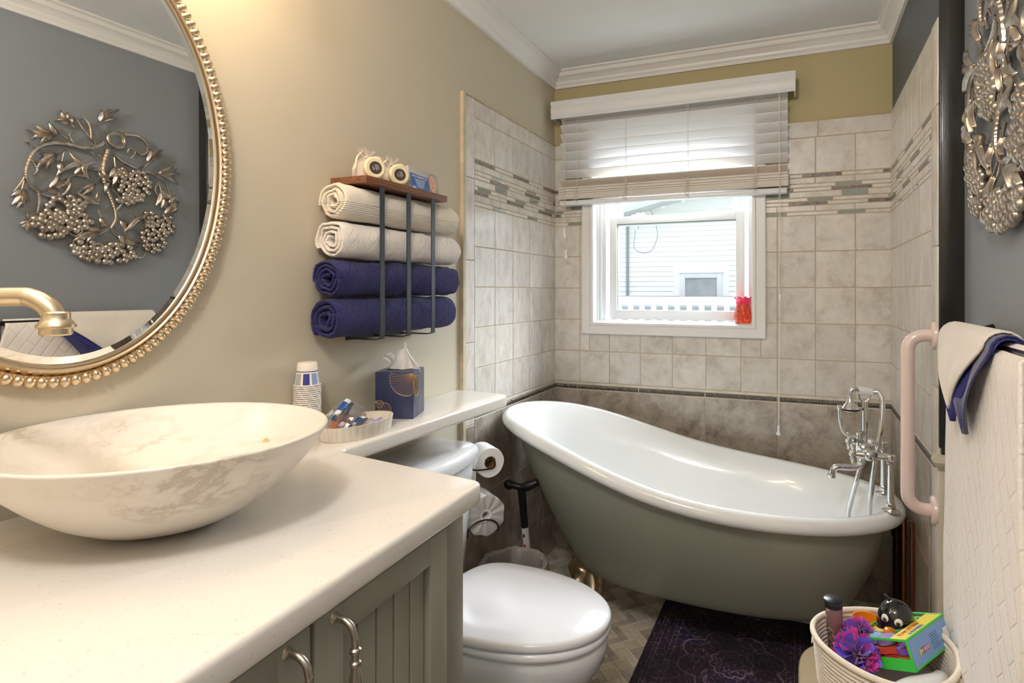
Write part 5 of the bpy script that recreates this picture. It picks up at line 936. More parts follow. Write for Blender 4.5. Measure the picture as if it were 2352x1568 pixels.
# ------------------------------------------------------------------ rug
def rug_mat():
    m, t, p = newmat('dark_persian_rug'); n, l = t.nodes, t.links
    tc = n.new('ShaderNodeTexCoord'); sp = n.new('ShaderNodeSeparateXYZ'); l.new(tc.outputs['Object'], sp.inputs[0])
    def mth(op, a, b_=0.0, c=None):
        x = n.new('ShaderNodeMath'); x.operation = op
        for i, v in enumerate((a, b_, c)):
            if v is None: continue
            if isinstance(v, (int, float)): x.inputs[i].default_value = v
            else: l.new(v, x.inputs[i])
        return x.outputs[0]
    X, Y = sp.outputs[0], sp.outputs[1]
    ax_, ay_ = mth('ABSOLUTE', X), mth('ABSOLUTE', mth('ADD', Y, .0))
    def band(v, c, w): return mth('LESS_THAN', mth('ABSOLUTE', mth('SUBTRACT', v, c)), w)
    ang = mth('ARCTAN2', Y, X); rad = mth('SQRT', mth('ADD', mth('MULTIPLY', X, X), mth('MULTIPLY', Y, Y)))
    star = mth('ADD', .150, mth('MULTIPLY', mth('ABSOLUTE', mth('SINE', mth('MULTIPLY', ang, 4.0))), .035)); star2 = mth('ADD', .062, mth('MULTIPLY', mth('ABSOLUTE', mth('SINE', mth('MULTIPLY', ang, 5.0))), .012))
    lines = mth('MAXIMUM', band(mth('SUBTRACT', rad, star), 0, .0028), band(mth('SUBTRACT', rad, star2), 0, .003))
    star3 = mth('ADD', .040, mth('MULTIPLY', mth('SINE', mth('MULTIPLY', ang, 12.0)), .006)); lines = mth('MAXIMUM', lines, band(mth('SUBTRACT', rad, star3), 0, .0018))
    for c in (.205, .222, .262, .275): lines = mth('MAXIMUM', lines, mth('MULTIPLY', band(ax_, c, .0010), .8))
    nz = n.new('ShaderNodeTexNoise'); nz.inputs['Scale'].default_value = 45; nz.inputs['Detail'].default_value = 6; nz.inputs['Distortion'].default_value = 2.5; l.new(tc.outputs['Object'], nz.inputs['Vector'])
    vo = n.new('ShaderNodeTexVoronoi'); vo.feature = 'DISTANCE_TO_EDGE'; vo.inputs['Scale'].default_value = 34; l.new(tc.outputs['Object'], vo.inputs['Vector'])
    orn = mth('MULTIPLY', mth('LESS_THAN', vo.outputs[0], .05), mth('GREATER_THAN', nz.outputs[0], .50))
    big = n.new('ShaderNodeTexNoise'); big.inputs['Scale'].default_value = 4.5; big.inputs['Detail'].default_value = 4; l.new(tc.outputs['Object'], big.inputs['Vector'])
    wear = mth('MULTIPLY', mth('SUBTRACT', big.outputs[0], .40), 3.2); wear = mth('MINIMUM', mth('MAXIMUM', wear, .12), 1.0)
    fine = n.new('ShaderNodeTexNoise'); fine.inputs['Scale'].default_value = 230; l.new(tc.outputs['Object'], fine.inputs['Vector'])
    amt = mth('MULTIPLY', mth('MAXIMUM', mth('MULTIPLY', orn, .75), mth('MULTIPLY', lines, 1.1)), mth('MULTIPLY', wear, mth('ADD', .4, fine.outputs[0])))
    r = n.new('ShaderNodeValToRGB'); e = r.color_ramp.elements; e[0].position = .35; e[0].color = lin((34, 30, 42)); e[1].position = .7; e[1].color = lin((62, 54, 100)); x = e.new(.55); x.color = lin((58, 46, 62)); l.new(big.outputs[0], r.inputs[0])
    mx = n.new('ShaderNodeMixRGB'); l.new(amt, mx.inputs[0]); l.new(r.outputs[0], mx.inputs[1]); mx.inputs[2].default_value = lin((196, 164, 182)); l.new(mx.outputs[0], p.inputs['Base Color']); p.inputs['Roughness'].default_value = .95
    bp = n.new('ShaderNodeBump'); bp.inputs['Strength'].default_value = .5; bp.inputs['Distance'].default_value = .002; l.new(fine.outputs[0], bp.inputs['Height']); l.new(bp.outputs[0], p.inputs['Normal']); return m
b = MB(); b.rbox(.642, 1.232, .95, 2.385, .0032, .0085, .002, 2); single(b, 'bath_rug', rug_mat(), 'dark navy and purple rug with a faded medallion running under the tub', 'rug', org=(.947, 2.03, .0032), smooth=40)
# ------------------------------------------------------------------ window blind
bl = thing('window_blind', 'white slatted window blind with scalloped valance, lower slats bunched together', 'blind', (.59, YB-.05, 1.72))
b = MB(); vp = [(.0, 2.145), (.004, 2.139), (.012, 2.138), (.016, 2.144), (.013, 2.152), (.013, 2.165), (.017, 2.174), (.015, 2.190), (.011, 2.198), (.014, 2.206), (.019, 2.213), (.018, 2.222), (.010, 2.225), (.002, 2.221), (.001, 2.16)]
b.loops([[(x, YB-.095-d, z) for d, z in vp] for x in (.028, 1.150)], True, True, True)
for x0, x1 in ((.028, .034), (1.144, 1.150)): b.box(x0, x1, YB-.095, YB-TH-.0005, 2.142, 2.222)
part(b, 'valance', MT['slat'], bl, smooth=35)
b = MB(); b.rbox(.045, 1.135, YB-.078, YB-.028, 2.165, 2.205, .003); part(b, 'head_rail', MT['white'], bl)
SX0, SX1 = .060, 1.118; ys = YB-.052
def slat(zc2, tilt, w=.050, name='slat', mat=None, th=.0028, x0=SX0, x1=SX1):
    b = MB(); n = 5; up = []; dn = []
    for i in range(n+1):
        u = (i/n-.5)*w; cr_ = .0018*(1-(2*u/w)**2)
        y = ys+u*math.cos(tilt)-cr_*math.sin(tilt)*0; z = zc2-u*math.sin(tilt)+cr_
        up.append((y, z+th/2)); dn.append((y, z-th/2))
    pr = up+dn[::-1]; b.loops([[(x, y, z) for y, z in pr] for x in (x0, x1)], True, True, True); part(b, name, mat or MT['slat'], bl, smooth=35)
sl = [2.142-.0445*k for k in range(8)]
for k, z in enumerate(sl[:7]): slat(z, math.radians(44), w=.047)
slat(1.826, math.radians(38), mat=MT['stack'])
zs = 1.806; k = 0; rnd = random.Random(3)
while zs > 1.748:
    slat(zs, math.radians(rnd.uniform(-1.5, 2)), mat=MT['stack'], th=.0040, x0=SX0-.006+rnd.uniform(-.002, .002), x1=SX1+.002+rnd.uniform(-.002, .002)); zs -= .0047
b = MB(); b.rbox(.062, 1.116, ys-.026, ys+.026, 1.719, 1.741, .004); part(b, 'bottom_rail', MT['vinyl'], bl)
for x in (.150, .398, .690, .985):
    b = MB()
    for y in (ys-.024, ys+.024): b.tube([(x, y, 2.16), (x, y, 1.745)], .0006, 5)
    b.tube([(x+.006, ys-.027, 2.16), (x+.006, ys-.027, 1.72)], .0008, 5)
    part(b, 'ladder_cord', MT['cord'], bl)
    b = MB(); P = []
    for i in range(26): P.append((x+.012*math.sin(i*2.1)+.004*math.sin(i*5.3), ys-.0285-.004*abs(math.sin(i*1.7)), 1.815-.0036*i))
    b.tube(catmull(P, 4), .0009, 5); part(b, 'cord_loops', MT['cord'], bl)
def tassel(x, y, z, par):
    b = MB(); b.lathe([(.0, .036), (.0055, .036), (.0065, .033), (.0045, .020), (.0062, .010), (.0105, .002), (.0105, -.002), (.0075, -.006), (.0, -.007)], (x, y, z), 16); part(b, 'tassel', MT['vinyl'], par)
yc = YB-.088
b = MB(); b.tube([(.084, yc, 2.17), (.090, yc, 1.60)], .0011, 6); b.tube([(.094, yc, 2.17), (.098, yc, 1.50)], .0011, 6); part(b, 'pull_cord', MT['cord'], bl)
tassel(.090, yc, 1.566, bl); tassel(.098, yc, 1.462, bl)
b = MB(); b.tube(catmull([(1.086, yc, 2.17), (1.088, yc, 1.8), (1.090, yc, 1.5), (1.083, yc, 1.36), (1.089, yc, 1.28)], 6), .0012, 6); b.tube(catmull([(1.084, yc, 2.17), (1.084, yc, 1.7), (1.083, yc, 1.50), (1.080, yc, 1.38), (1.087, yc, 1.28)], 6), .0012, 6)
b.tube([(1.087, yc, 1.27), (1.081, yc, .72)], .0012, 6); b.tube([(1.089, yc, 1.27), (1.084, yc, .72)], .0012, 6); part(b, 'pull_cord', MT['cord'], bl)
b = MB(); b.tube([(1.088, yc, 1.285), (1.088, yc, 1.282), (1.0875, yc, 1.262), (1.0875, yc, 1.258)], [.003, .0042, .0042, .003], 12); part(b, 'cord_joiner', MT['vinyl'], bl)
tassel(1.082, yc, .690, bl)
# ------------------------------------------------------------------ jar on the window sill
jc = Vector((.925, YB+.022, OZ0+.0025)); jar = thing('melon_textured_jar', 'orange and pink glass jar with dimpled sides on the window sill', 'jar', jc)
jm, jt, jp = newmat('orange_dimpled_glass'); jn, jl = jt.nodes, jt.links
tc = jn.new('ShaderNodeTexCoord'); vo = jn.new('ShaderNodeTexVoronoi'); vo.inputs['Scale'].default_value = 105; jl.new(tc.outputs['Object'], vo.inputs['Vector'])
bp = jn.new('ShaderNodeBump'); bp.inputs['Strength'].default_value = 1; bp.inputs['Distance'].default_value = .004; jl.new(vo.outputs[0], bp.inputs['Height']); jl.new(bp.outputs[0], jp.inputs['Normal'])
jr = jn.new('ShaderNodeValToRGB'); jr.color_ramp.elements[0].position = .1; jr.color_ramp.elements[0].color = lin((255, 120, 60)); jr.color_ramp.elements[1].position = .6; jr.color_ramp.elements[1].color = lin((255, 70, 40)); jl.new(vo.outputs[0], jr.inputs[0]); jl.new(jr.outputs[0], jp.inputs['Base Color'])
jp.inputs['Roughness'].default_value = .08; jp.inputs['Subsurface Weight'].default_value = .0; jp.inputs['Transmission Weight'].default_value = .55; jp.inputs['Coat Weight'].default_value = .5
b = MB(); b.lathe([(.0, .0), (.030, .0), (.038, .004), (.041, .018), (.040, .040), (.036, .062), (.031, .080), (.0295, .088)], jc, 40, fn=lambda a: 1+.01*math.sin(a*14)); part(b, 'glass_body', jm, jar)
b = MB(); b.lathe([(.0, .086), (.0300, .086), (.0305, .104), (.033, .110), (.040, .1185)], jc, 96, fn=lambda a: 1+.02*math.sin(a*9)); b.v = [Vector((v.x, v.y, v.z+(.003*math.sin(math.atan2(v.y-jc.y, v.x-jc.x)*9) if v.z > jc.z+.115 else 0))) for v in b.v]; part(b, 'ruffled_neck', M('hot_pink_glass', (250, 50, 96), .12, coat=.5), jar, solid=.0015)
# ------------------------------------------------------------------ grab bar
gb = thing('grab_bar', 'pinkish white enamelled grab bar on the right tiled wall', 'grab bar', (XW-TH, 1.80, .70))
gy, gz0, gz1 = 1.800, .700, 1.178; xo = XW-TH
P = [Vector((xo-.006, gy, gz1)), Vector((xo-.030, gy, gz1))]+[Vector((xo-.026-.042*math.sin(a), gy, gz1-.042+.042*math.cos(a))) for a in [PI/2*i/8 for i in range(9)]]
P += [Vector((xo-.068, gy, gz0+.042))]+[Vector((xo-.026-.042*math.cos(a), gy, gz0+.042-.042*math.sin(a))) for a in [PI/2*i/8 for i in range(1, 9)]]+[Vector((xo-.006, gy, gz0))]
b = MB(); b.tube(P, .0175, 24); part(b, 'bar', MT['pinkbar'], gb, smooth=60)
for z in (gz0, gz1):
    b = MB(); b.tube([(xo-.0002, gy, z), (xo-.008, gy, z), (xo-.011, gy, z), (xo-.0125, gy, z)], [.039, .039, .037, .033], 36); part(b, 'flange', MT['pinkbar'], gb)
# ------------------------------------------------------------------ towel bar with towels on the grey wall
xb2, zb2 = 1.502, 1.196; ty0, ty1 = 1.020, 1.525
tbar = thing('towel_bar', 'dark bronze towel bar with flared posts on the grey wall', 'towel bar', (XG, (ty0+ty1)/2, zb2))
b = MB(); b.cyl((xb2, ty0-.01, zb2), (xb2, ty1+.01, zb2), .0085, None, 16); part(b, 'rail', MT['bronze'], tbar)
for y in (ty0, ty1):
    b = MB(); b.tube([(XG-.0005, y, zb2), (XG-.004, y, zb2), (XG-.03, y, zb2), (XG-.055, y, zb2), (xb2-.010, y, zb2), (xb2-.013, y, zb2)], [.030, .029, .020, .0145, .0125, .008], 24); part(b, 'post', MT['bronze'], tbar)
def drape(name, lab, mat, y0, y1, zf, zb3, roff, th, fold=.006, seed=1, foldsn=3, cat='towel', dw=.0, spread=0, backx=None):
    """cloth over the rail: front hangs to zf, back hangs to zb3; spread = how much the front bellies out towards the bottom"""
    r = .0085+roff; nu = 70; nv = 44; b = MB(); Lf = zb2-zf; Lb = zb2-zb3; arc = PI*r; tot = Lf+arc+Lb
    def fn(u, v):
        d = v*tot; y = y0+(y1-y0)*u
        if d < Lf: k = (Lf-d)/Lf; x = xb2-r-spread*k; z = zb2-(Lf-d)
        elif d < Lf+arc: a = (d-Lf)/r; x = xb2-r*math.cos(a); z = zb2+r*math.sin(a); k = 0
        else: k = (d-Lf-arc)/max(Lb, .01); x = xb2+r-.004*k; z = zb2-(d-Lf-arc)
        kk = min(1, k*2.2) if d < Lf else k*.3
        w = fold*kk*(math.sin(u*foldsn*2*PI+seed)+.5*math.sin(u*foldsn*4.3+seed*2+z*5)); x += -abs(w) if d >= Lf+arc else w*1.0-.035*(dw > 0)*kk*(1-u)**2
        y += -dw*kk*(1-u)**2+.004*math.sin(z*18+seed)*kk; x += .0015*noise.noise(Vector((u*7, z*16, seed)))
        return (x, y, z)
    b.grid(fn, nu, nv); return single(b, name, mat, lab, cat, None, org=(xb2, (y0+y1)/2, min(zf, zb3)), solid=th, offset=0, smooth=60)
def chev(name, col, col2):
    m = M(name, col, .95, col2=col2, vs=300, det=2, sheen=.35); t = m.node_tree; n, l = t.nodes, t.links; p = n['Principled BSDF']
    tc = n.new('ShaderNodeTexCoord'); br = n.new('ShaderNodeTexBrick'); mp = n.new('ShaderNodeMapping'); l.new(tc.outputs['Object'], mp.inputs[0]); mp.inputs['Rotation'].default_value = (PI/2+.0, .0, PI/2); mp.inputs['Scale'].default_value = (1, 1, 1)
    sp = n.new('ShaderNodeSeparateXYZ'); l.new(tc.outputs['Object'], sp.inputs[0]); cb = n.new('ShaderNodeCombineXYZ')
    mr = n.new('ShaderNodeMath'); mr.operation = 'ADD'; l.new(sp.outputs[1], mr.inputs[0]); l.new(sp.outputs[2], mr.inputs[1]); ms = n.new('ShaderNodeMath'); ms.operation = 'MULTIPLY_ADD'; l.new(sp.outputs[1], ms.inputs[0]); ms.inputs[1].default_value = -1.4; l.new(sp.outputs[2], ms.inputs[2])
    l.new(mr.outputs[0], cb.inputs[0]); l.new(ms.outputs[0], cb.inputs[1]); l.new(cb.outputs[0], br.inputs['Vector']); br.inputs['Scale'].default_value = 4.6; br.inputs['Mortar Size'].default_value = .022; br.inputs['Mortar Smooth'].default_value = 1.0; br.inputs['Color1'].default_value = (1, 1, 1, 1); br.inputs['Color2'].default_value = (.9, .9, .9, 1); br.inputs['Mortar'].default_value = (0, 0, 0, 1)
    nz = n.new('ShaderNodeTexNoise'); nz.inputs['Scale'].default_value = 420; l.new(tc.outputs['Object'], nz.inputs['Vector']); ad = n.new('ShaderNodeMath'); ad.operation = 'MULTIPLY_ADD'; l.new(nz.outputs[0], ad.inputs[0]); ad.inputs[1].default_value = .35; l.new(br.outputs[0], ad.inputs[2])
    bp = n.new('ShaderNodeBump'); bp.inputs['Strength'].default_value = .45; bp.inputs['Distance'].default_value = .003; l.new(ad.outputs[0], bp.inputs['Height']); l.new(bp.outputs[0], p.inputs['Normal']); return m
MT['chev'] = chev('white_chevron_terry', (240, 230, 222), (230, 220, 212))
drape('bath_towel', 'long white chevron-pressed bath towel hanging from the bronze bar', MT['chev'], 1.050, 1.515, .30, .36, .006, .008, .006, 2, 2.2, 'towel', .11, .006)
# washcloths folded diagonally over the bar: triangle points hang down
def tri(name, lab, mat, ymid, hw, zt, dep, roff, th, seed, yd=0, tipx=0):
    b = MB(); r = .0085+roff; nu, nv = 40, 30; zf = dep
    def fn(u, v):
        # v along length from front tip (0) over the bar to back (1); width shrinks towards the tips
        Lf = dep; arc = PI*r; Lb = dep*.8; tot = Lf+arc+Lb; d = v*tot
        if d < Lf: k = (Lf-d)/Lf; x = xb2-r-.012*math.sin(k*PI)-.006*k-tipx*k; z = zb2-(Lf-d)
        elif d < Lf+arc: a = (d-Lf)/r; x = xb2-r*math.cos(a); z = zb2+r*math.sin(a); k = 0
        else: k = (d-Lf-arc)/Lb; x = xb2+r+.001; z = zb2-(d-Lf-arc)
        s_ = (u-.5)*2; w = hw*max(1-k, .0)+.002; y = ymid+yd*k*(1 if d < Lf else .3)+s_*w; x += .004*math.sin(s_*5+seed)*min(1, k*3) if d < Lf else 0
        return (x, y, z)
    b.grid(fn, nu, nv); return single(b, name, mat, lab, 'washcloth', 'washcloths on the towel bar', org=(xb2, ymid, zb2-dep), solid=th, offset=0, smooth=60)
tri('washcloth', 'folded navy washcloth hanging in a point under the cream one on the bar', MT['navyb'], 1.345, .185, 0, .160, .0135, .0035, 1, .010, .012)
tri('washcloth', 'second navy washcloth with a point lower at the far end of the bar', MT['navy'], 1.330, .170, 0, .170, .0185, .0035, 4, -.045, .002)
tri('washcloth', 'cream washcloth folded to a point over the navy one on the towel bar', MT['cream'], 1.352, .165, 0, .135, .0240, .004, 2, .0, .006)
# ------------------------------------------------------------------ metal vine wall art
ac = Vector((XG-.018, 1.345, 1.72)); art = thing('vine_wall_art', 'round openwork metal wall art of vines, leaves, grapes and birds on the grey wall', 'wall art', ac)
def AP(p, d=0): return Vector((ac.x-d, ac.y+p[0], ac.z+p[1]))
b = MB()
for k, (pts, w) in enumerate(ART['vines']):
    P = catmull([AP(p, .004+.003*math.sin(i+k)) for i, p in enumerate(pts)], 14)
    b.tube(P, [w*1.65*(1.05-.55*i/len(P))*(1+.10*math.sin(i*1.9)) for i in range(len(P))], 8)
part(b, 'vine', MT['artmetal'], art)
i0 = 0
for cnt in ART['lv']:
    b = MB(); lf = ART['leaves'][i0:i0+cnt]; o0 = Vector(lf[0][0][0]); md = sum((Vector(p[1])-Vector(p[0]) for p, _ in lf), Vector((0, 0)))
    ml = max((Vector(p[1])-Vector(p[0])).length for p, _ in lf); md = md.normalized() if md.length > 1e-4 else Vector((1, 0))
    b.tube([AP(o0-md*.006, .006), AP(o0+md*ml*.45, .008)], [.0026, .0014], 6)
    for k, (pts, w) in enumerate(lf):
        a, c = Vector(pts[0]), Vector(pts[1]); d = c-a; L_ = d.length; d.normalize(); nn = Vector((-d.y, d.x)); al = max(0, d.dot(md)); a = a+md*(ml*.42*al**2)
        L_ *= 1.12-.25*al**2; sg = 1 if d.cross(md) > 0 else -1
        def fn(u, v):
            ww = 1.2*w*math.sin(PI*min(1, u**.75))**.8+.0006; s_ = (v-.5)*2; q = a+d*(L_*u)+nn*(ww*s_)+nn*(sg*.10*L_*math.sin(PI*u)); return AP(q, .006+.006*math.sin(PI*u)-.0045*abs(s_)+.0045*(abs(s_) < .1))
        b.grid(fn, 8, 6)
    part(b, 'leaf_spray', MT['artmetal'], art, solid=.002); i0 += cnt
i0 = 0
for cnt in ART['gv']:
    b = MB()
    for (p, r) in ART['grapes'][i0:i0+cnt]: q = AP(p, .004); b.ball(q, (r*.9, r*1.05, r*1.05), 10, 7)
    part(b, 'grape_cluster', MT['artmetal'], art); i0 += cnt
for body, wing in ART['birds']:
    b = MB(); P = catmull([AP(p, .014) for p in body], 5); n = len(P); b.tube(P, [.0016+.010*math.sin(PI*min(1, (i+.5)/n))**1.3 for i in range(n)], 10, flat=(1, .8))
    P = catmull([AP(p, .015) for p in wing], 5); n = len(P); b.tube(P, [.0015+.0095*math.sin(PI*(i+.5)/n) for i in range(n)], 8, flat=(1, .35)); part(b, 'bird', MT['artmetal'], art)
for p, r in ART['rings']:
    b = MB(); c = AP(p, .008); b.tube([c+Vector((0, r*math.cos(t), r*math.sin(t))) for t in [2*PI*i/36 for i in range(36)]], r*.26, 10, closed=True)
    b.tube([c+Vector((.004, r*.8*math.cos(t), r*.8*math.sin(t))) for t in [2*PI*i/36 for i in range(36)]], r*.14, 8, closed=True); part(b, 'ring', MT['artmetal'], art)
for dy, dz in ((0, .0), ):
    b = MB(); b.cyl((XG, ac.y-.02, ac.z+.26), (ac.x-.002, ac.y-.02, ac.z+.26), .003, None, 8); b.T = None; part(b, 'hanger_pin', MT['artmetal'], art)
# ------------------------------------------------------------------ stool, basket and bath toys
st = thing('step_stool', 'low cream stool with rounded corners under the rope basket', 'stool', (1.345, 1.60, 0))
so = rounded([(1.166, 1.37), (1.520, 1.37), (1.520, 1.83), (1.166, 1.83)], [.10, .10, .11, .15], 10)
b = MB(); poly_slab(b, so, .245, .272, rt=.010); part(b, 'seat', M('cream_plastic', (232, 220, 188), .3, coat=.3), st)
for x, y in ((1.215, 1.43), (1.475, 1.43), (1.215, 1.72), (1.475, 1.76)):
    b = MB(); b.cyl((x, y, .009 if x < 1.25 else .0032), (x, y, .247), .020, .024, 16); part(b, 'leg', M('cream_leg', (226, 214, 184), .4), st)
bk = Vector((1.336, 1.372, .2725)); bas = thing('rope_basket', 'white and pink coiled rope basket full of bath toys on the stool', 'basket', bk)
def rope_rings(z0, z1, m_unused=0):
    b = MB(); n = 72; z = z0; rings = []; p = .0088
    k = 0
    while z < z1-.001:
        for j in range(5):
            a = PI*j/4; zz = z+p*j/4; f = (zz-bk.z)/.272; r = .102+.033*min(1, f)**.8+.0038*math.sin(a)
            rings.append([(bk.x+r*(1+.012*math.sin(2*t+1))*math.cos(t), bk.y+r*math.sin(t), zz+.006*math.sin(2*t+.5)*f) for t in [2*PI*i/n for i in range(n)]])
        z += p
    return b, rings
b, rg = rope_rings(bk.z, bk.z+.165); b.loops(rg, True, True, False); part(b, 'pink_lower_coils', M('pink_rope', (214, 110, 140), .9, bump=.6, bs=200), bas, solid=.004, offset=-1)
b, rg = rope_rings(bk.z+.1672, bk.z+.272); b.loops(rg, True); part(b, 'white_upper_coils', M('cream_rope', (228, 216, 202), .95, bump=.7, bs=220), bas, solid=.004, offset=-1)
b = MB(); n = 72; b.tube([(bk.x+.137*(1+.012*math.sin(2*t+1))*math.cos(t), bk.y+.137*math.sin(t), bk.z+.275+.006*math.sin(2*t+.5)) for t in [2*PI*i/n for i in range(n)]], .0062, 10, closed=True); part(b, 'rim', M('cream_rope_rim', (238, 226, 208), .9, bump=.5, bs=220), bas)
b = MB(); b.tube(catmull([(bk.x+.10, bk.y-.10, bk.z+.262), (bk.x+.125, bk.y-.13, bk.z+.235), (bk.x+.135, bk.y-.09, bk.z+.20), (bk.x+.13, bk.y-.05, bk.z+.262)], 6), .0075, 10); part(b, 'handle', M('cream_rope_handle', (232, 220, 200), .9), bas)
# white folded cloth filling the basket under the toys
b = MB(); b.grid(lambda u, v: (bk.x+.122*math.cos(2*PI*u)*v, bk.y+.122*math.sin(2*PI*u)*v, bk.z+.195+.018*noise.noise(Vector((math.cos(2*PI*u)*v*3, math.sin(2*PI*u)*v*3, 1)))), 40, 12); single(b, 'white_cloth', MT['creamw'], 'white cloth lying in the rope basket beneath the bath toys', 'cloth', solid=.004)
# makeup sponge tube
mc_ = Vector((1.246, 1.400, bk.z+.212)); tu = thing('sponge_tube', 'clear tube with a pink sponge and black lid standing in the basket', 'cosmetic tube', mc_); dt = Vector((-.04, -.02, 1)).normalized()
b = MB(); b.tube([mc_, mc_+dt*.004, mc_+dt*.118, mc_+dt*.122], [.0135, .0145, .0190, .0195], 28, False); part(b, 'clear_wall', MT['clear'], tu)
b = MB(); b.tube([mc_+dt*.122, mc_+dt*.1245, mc_+dt*.126], [.0208, .0208, .019], 28); b.tube([mc_+dt*.108, mc_+dt*.122], [.0186, .0192], 28, False); part(b, 'lid', MT['blackp'], tu)
b = MB(); q = mc_+dt*.078; b.tube([q-dt*.022, q-dt*.020, q-dt*.012, q, q+dt*.012, q+dt*.021, q+dt*.0255], [.002, .008, .0142, .0168, .0155, .009, .001], 24); part(b, 'sponge', M('pink_sponge', (232, 150, 148), .9), tu, smooth=70)
b = MB(); q = mc_+dt*.030; b.tube([q-dt*.024, q-dt*.016, q, q+dt*.016, q+dt*.024], [.008, .0125, .0138, .0135, .006], 24); part(b, 'patterned_sponge', M('leopard_sponge', (240, 190, 150), .9, col2=(40, 30, 28), vs=120, lo=.58, hi=.6, det=1), tu, smooth=70)
v_ = (Vector((cam.location.x, cam.location.y, mc_.z))-mc_).normalized(); sd2 = Vector((-v_.y, v_.x, 0)).normalized()
writing('2 Sponge', .0062, MT['blackp'], tu, frame_mtx(mc_+dt*.052-v_*-1*.0185+sd2*.004, sd2, dt))
# mesh loofah
def loofah(name, lab, c, r, col, seed):
    rnd = random.Random(seed); b = MB(); n = 26
    for k in range(n):
        d = Vector((rnd.uniform(-1, 1), rnd.uniform(-1, 1), rnd.uniform(-.4, 1))).normalized(); a = d.orthogonal().normalized(); e = d.cross(a); w = r*rnd.uniform(.35, .6); ph = rnd.uniform(0, 6)
        def fn(u, v):
            t = u*2*PI; rr2 = w*(.15+.85*v); rf = .18*w*math.sin(t*5+ph)*v+.12*w*math.sin(t*9+ph*2)*v; return c+d*(r*.25+r*.70*v+rf)+a*(rr2*math.cos(t))+e*(rr2*.75*math.sin(t))
        b.grid(fn, 22, 4, k % 2)
    return single(b, name, col, lab, 'loofah', org=(c.x, c.y, c.z-r), smooth=60)
loofah('mesh_loofah', 'bright pink and violet mesh loofah in the basket beside the sponge tube', Vector((1.283, 1.352, bk.z+.248)), .046, [M('magenta_mesh', (226, 50, 170), .5, sheen=.4), M('violet_mesh', (116, 84, 216), .5, sheen=.4)], 5)
loofah('mesh_loofah', 'smaller pink mesh puff behind the violet one in the basket', Vector((1.292, 1.418, bk.z+.262)), .030, [M('pink_mesh', (232, 70, 170), .5, sheen=.4), M('purple_mesh', (150, 80, 200), .5, sheen=.4)], 8)
# orange cup
b = MB(); oc = Vector((1.318, 1.462, bk.z+.206)); b.lathe([(.0, .0), (.020, .0), (.026, .003), (.034, .062), (.036, .066), (.033, .066), (.024, .006), (.0, .005)], oc, 32); single(b, 'toy_cup', M('orange_plastic', (246, 140, 36), .3), 'orange plastic toy cup standing behind the loofah in the basket', 'toy cup')
# penguin
pc = Vector((1.372, 1.448, bk.z+.196)); pg = thing('penguin_toy', 'shiny black plastic penguin bath toy looking out of the basket', 'bath toy', pc)
pv = Vector((-.35, -1, .02)).normalized(); ps = Vector((1, -.35, 0)).normalized()
b = MB(); b.tube([pc+Vector((0, 0, z)) for z in (0, .006, .03, .055, .08, .100, .118, .129, .136, .139)], [.022, .032, .0375, .0395, .0400, .0380, .0320, .0235, .0125, .002], 32); 
b.tube(catmull([pc+Vector((0, 0, .130))-ps*.010, pc+Vector((0, 0, .139))-ps*.016, pc+Vector((0, 0, .143))-ps*.024], 4), [.004]*4+[.003]*4+[.0015], 10); part(b, 'body', M('glossy_black_plastic', (20, 18, 24), .1, coat=.6), pg, smooth=60)
def surf(a, z, out): return pc+(pv*math.cos(a)+ps*math.sin(a))*out+Vector((0, 0, z))
for s_ in (-1, 1):
    d = (pv*math.cos(s_*.40)+ps*math.sin(s_*.40)); m_ = Matrix.Translation(surf(s_*.40-.05, .104, .0345)) @ d.to_track_quat('Z', 'Y').to_matrix().to_4x4()
    b = MB(); b.T = m_; b.ball((0, 0, 0), (.0088, .0100, .0040), 18, 8); ey = part(b, 'eye', MT['white'], pg)
    b = MB(); b.T = m_; b.ball((-s_*.0012, -.0008, .0028), (.0048, .0055, .0018), 16, 6); part(b, 'iris', M('brown_iris', (110, 76, 40), .2), ey)
    b = MB(); b.T = m_; b.ball((-s_*.0012, -.0008, .0042), (.0026, .003, .0010), 12, 6); part(b, 'pupil', MT['blackp'], ey)
b = MB(); q = surf(-.05, .084, .035); b.tube([q, q+pv*.010, q+pv*.020+Vector((0, 0, -.002)), q+pv*.027+Vector((0, 0, -.004))], [.0150, .0142, .0095, .002], 18, flat=(.62, 1)); part(b, 'beak', M('orange_beak', (244, 140, 30), .25), pg, smooth=70)
# foam toy set in a clear zip case
B0 = Vector((1.372, 1.320, .588)); va = Vector((-.0949, .0598, -.045)); vb = Vector((.1175, .1848, -.0056)); va.normalize(); vb = (vb-va*vb.dot(va)).normalized(); vc = va.cross(vb).normalized()
if vc.z > 0: vc = -vc
LA, LB, LC = .118, .172, .054
bx_ = thing('foam_toy_case', 'clear green-edged case of foam bath shapes with a yellow and blue card on the basket', 'toy case', B0+va*LA/2+vb*LB/2+vc*LC)
def BP(a, c, d): return B0+va*a+vb*c+vc*d
def slab(mb, a0, a1, c0, c1, d0, d1, m=0):
    i = [mb.vert(BP(*p)) for p in ((a0,c0,d0),(a1,c0,d0),(a1,c1,d0),(a0,c1,d0),(a0,c0,d1),(a1,c0,d1),(a1,c1,d1),(a0,c1,d1))]
    for q in ((0,3,2,1),(4,5,6,7),(0,1,5,4),(1,2,6,5),(2,3,7,6),(3,0,4,7)): mb.face([i[k] for k in q], m)
b = MB(); slab(b, .001, LA, 0, LB, 0, LC); part(b, 'clear_case', glassy('clear_case', (255, 255, 255), .5, 1.4, .08), bx_, smooth=False)
b = MB(); green = M('green_piping', (60, 200, 70), .4)
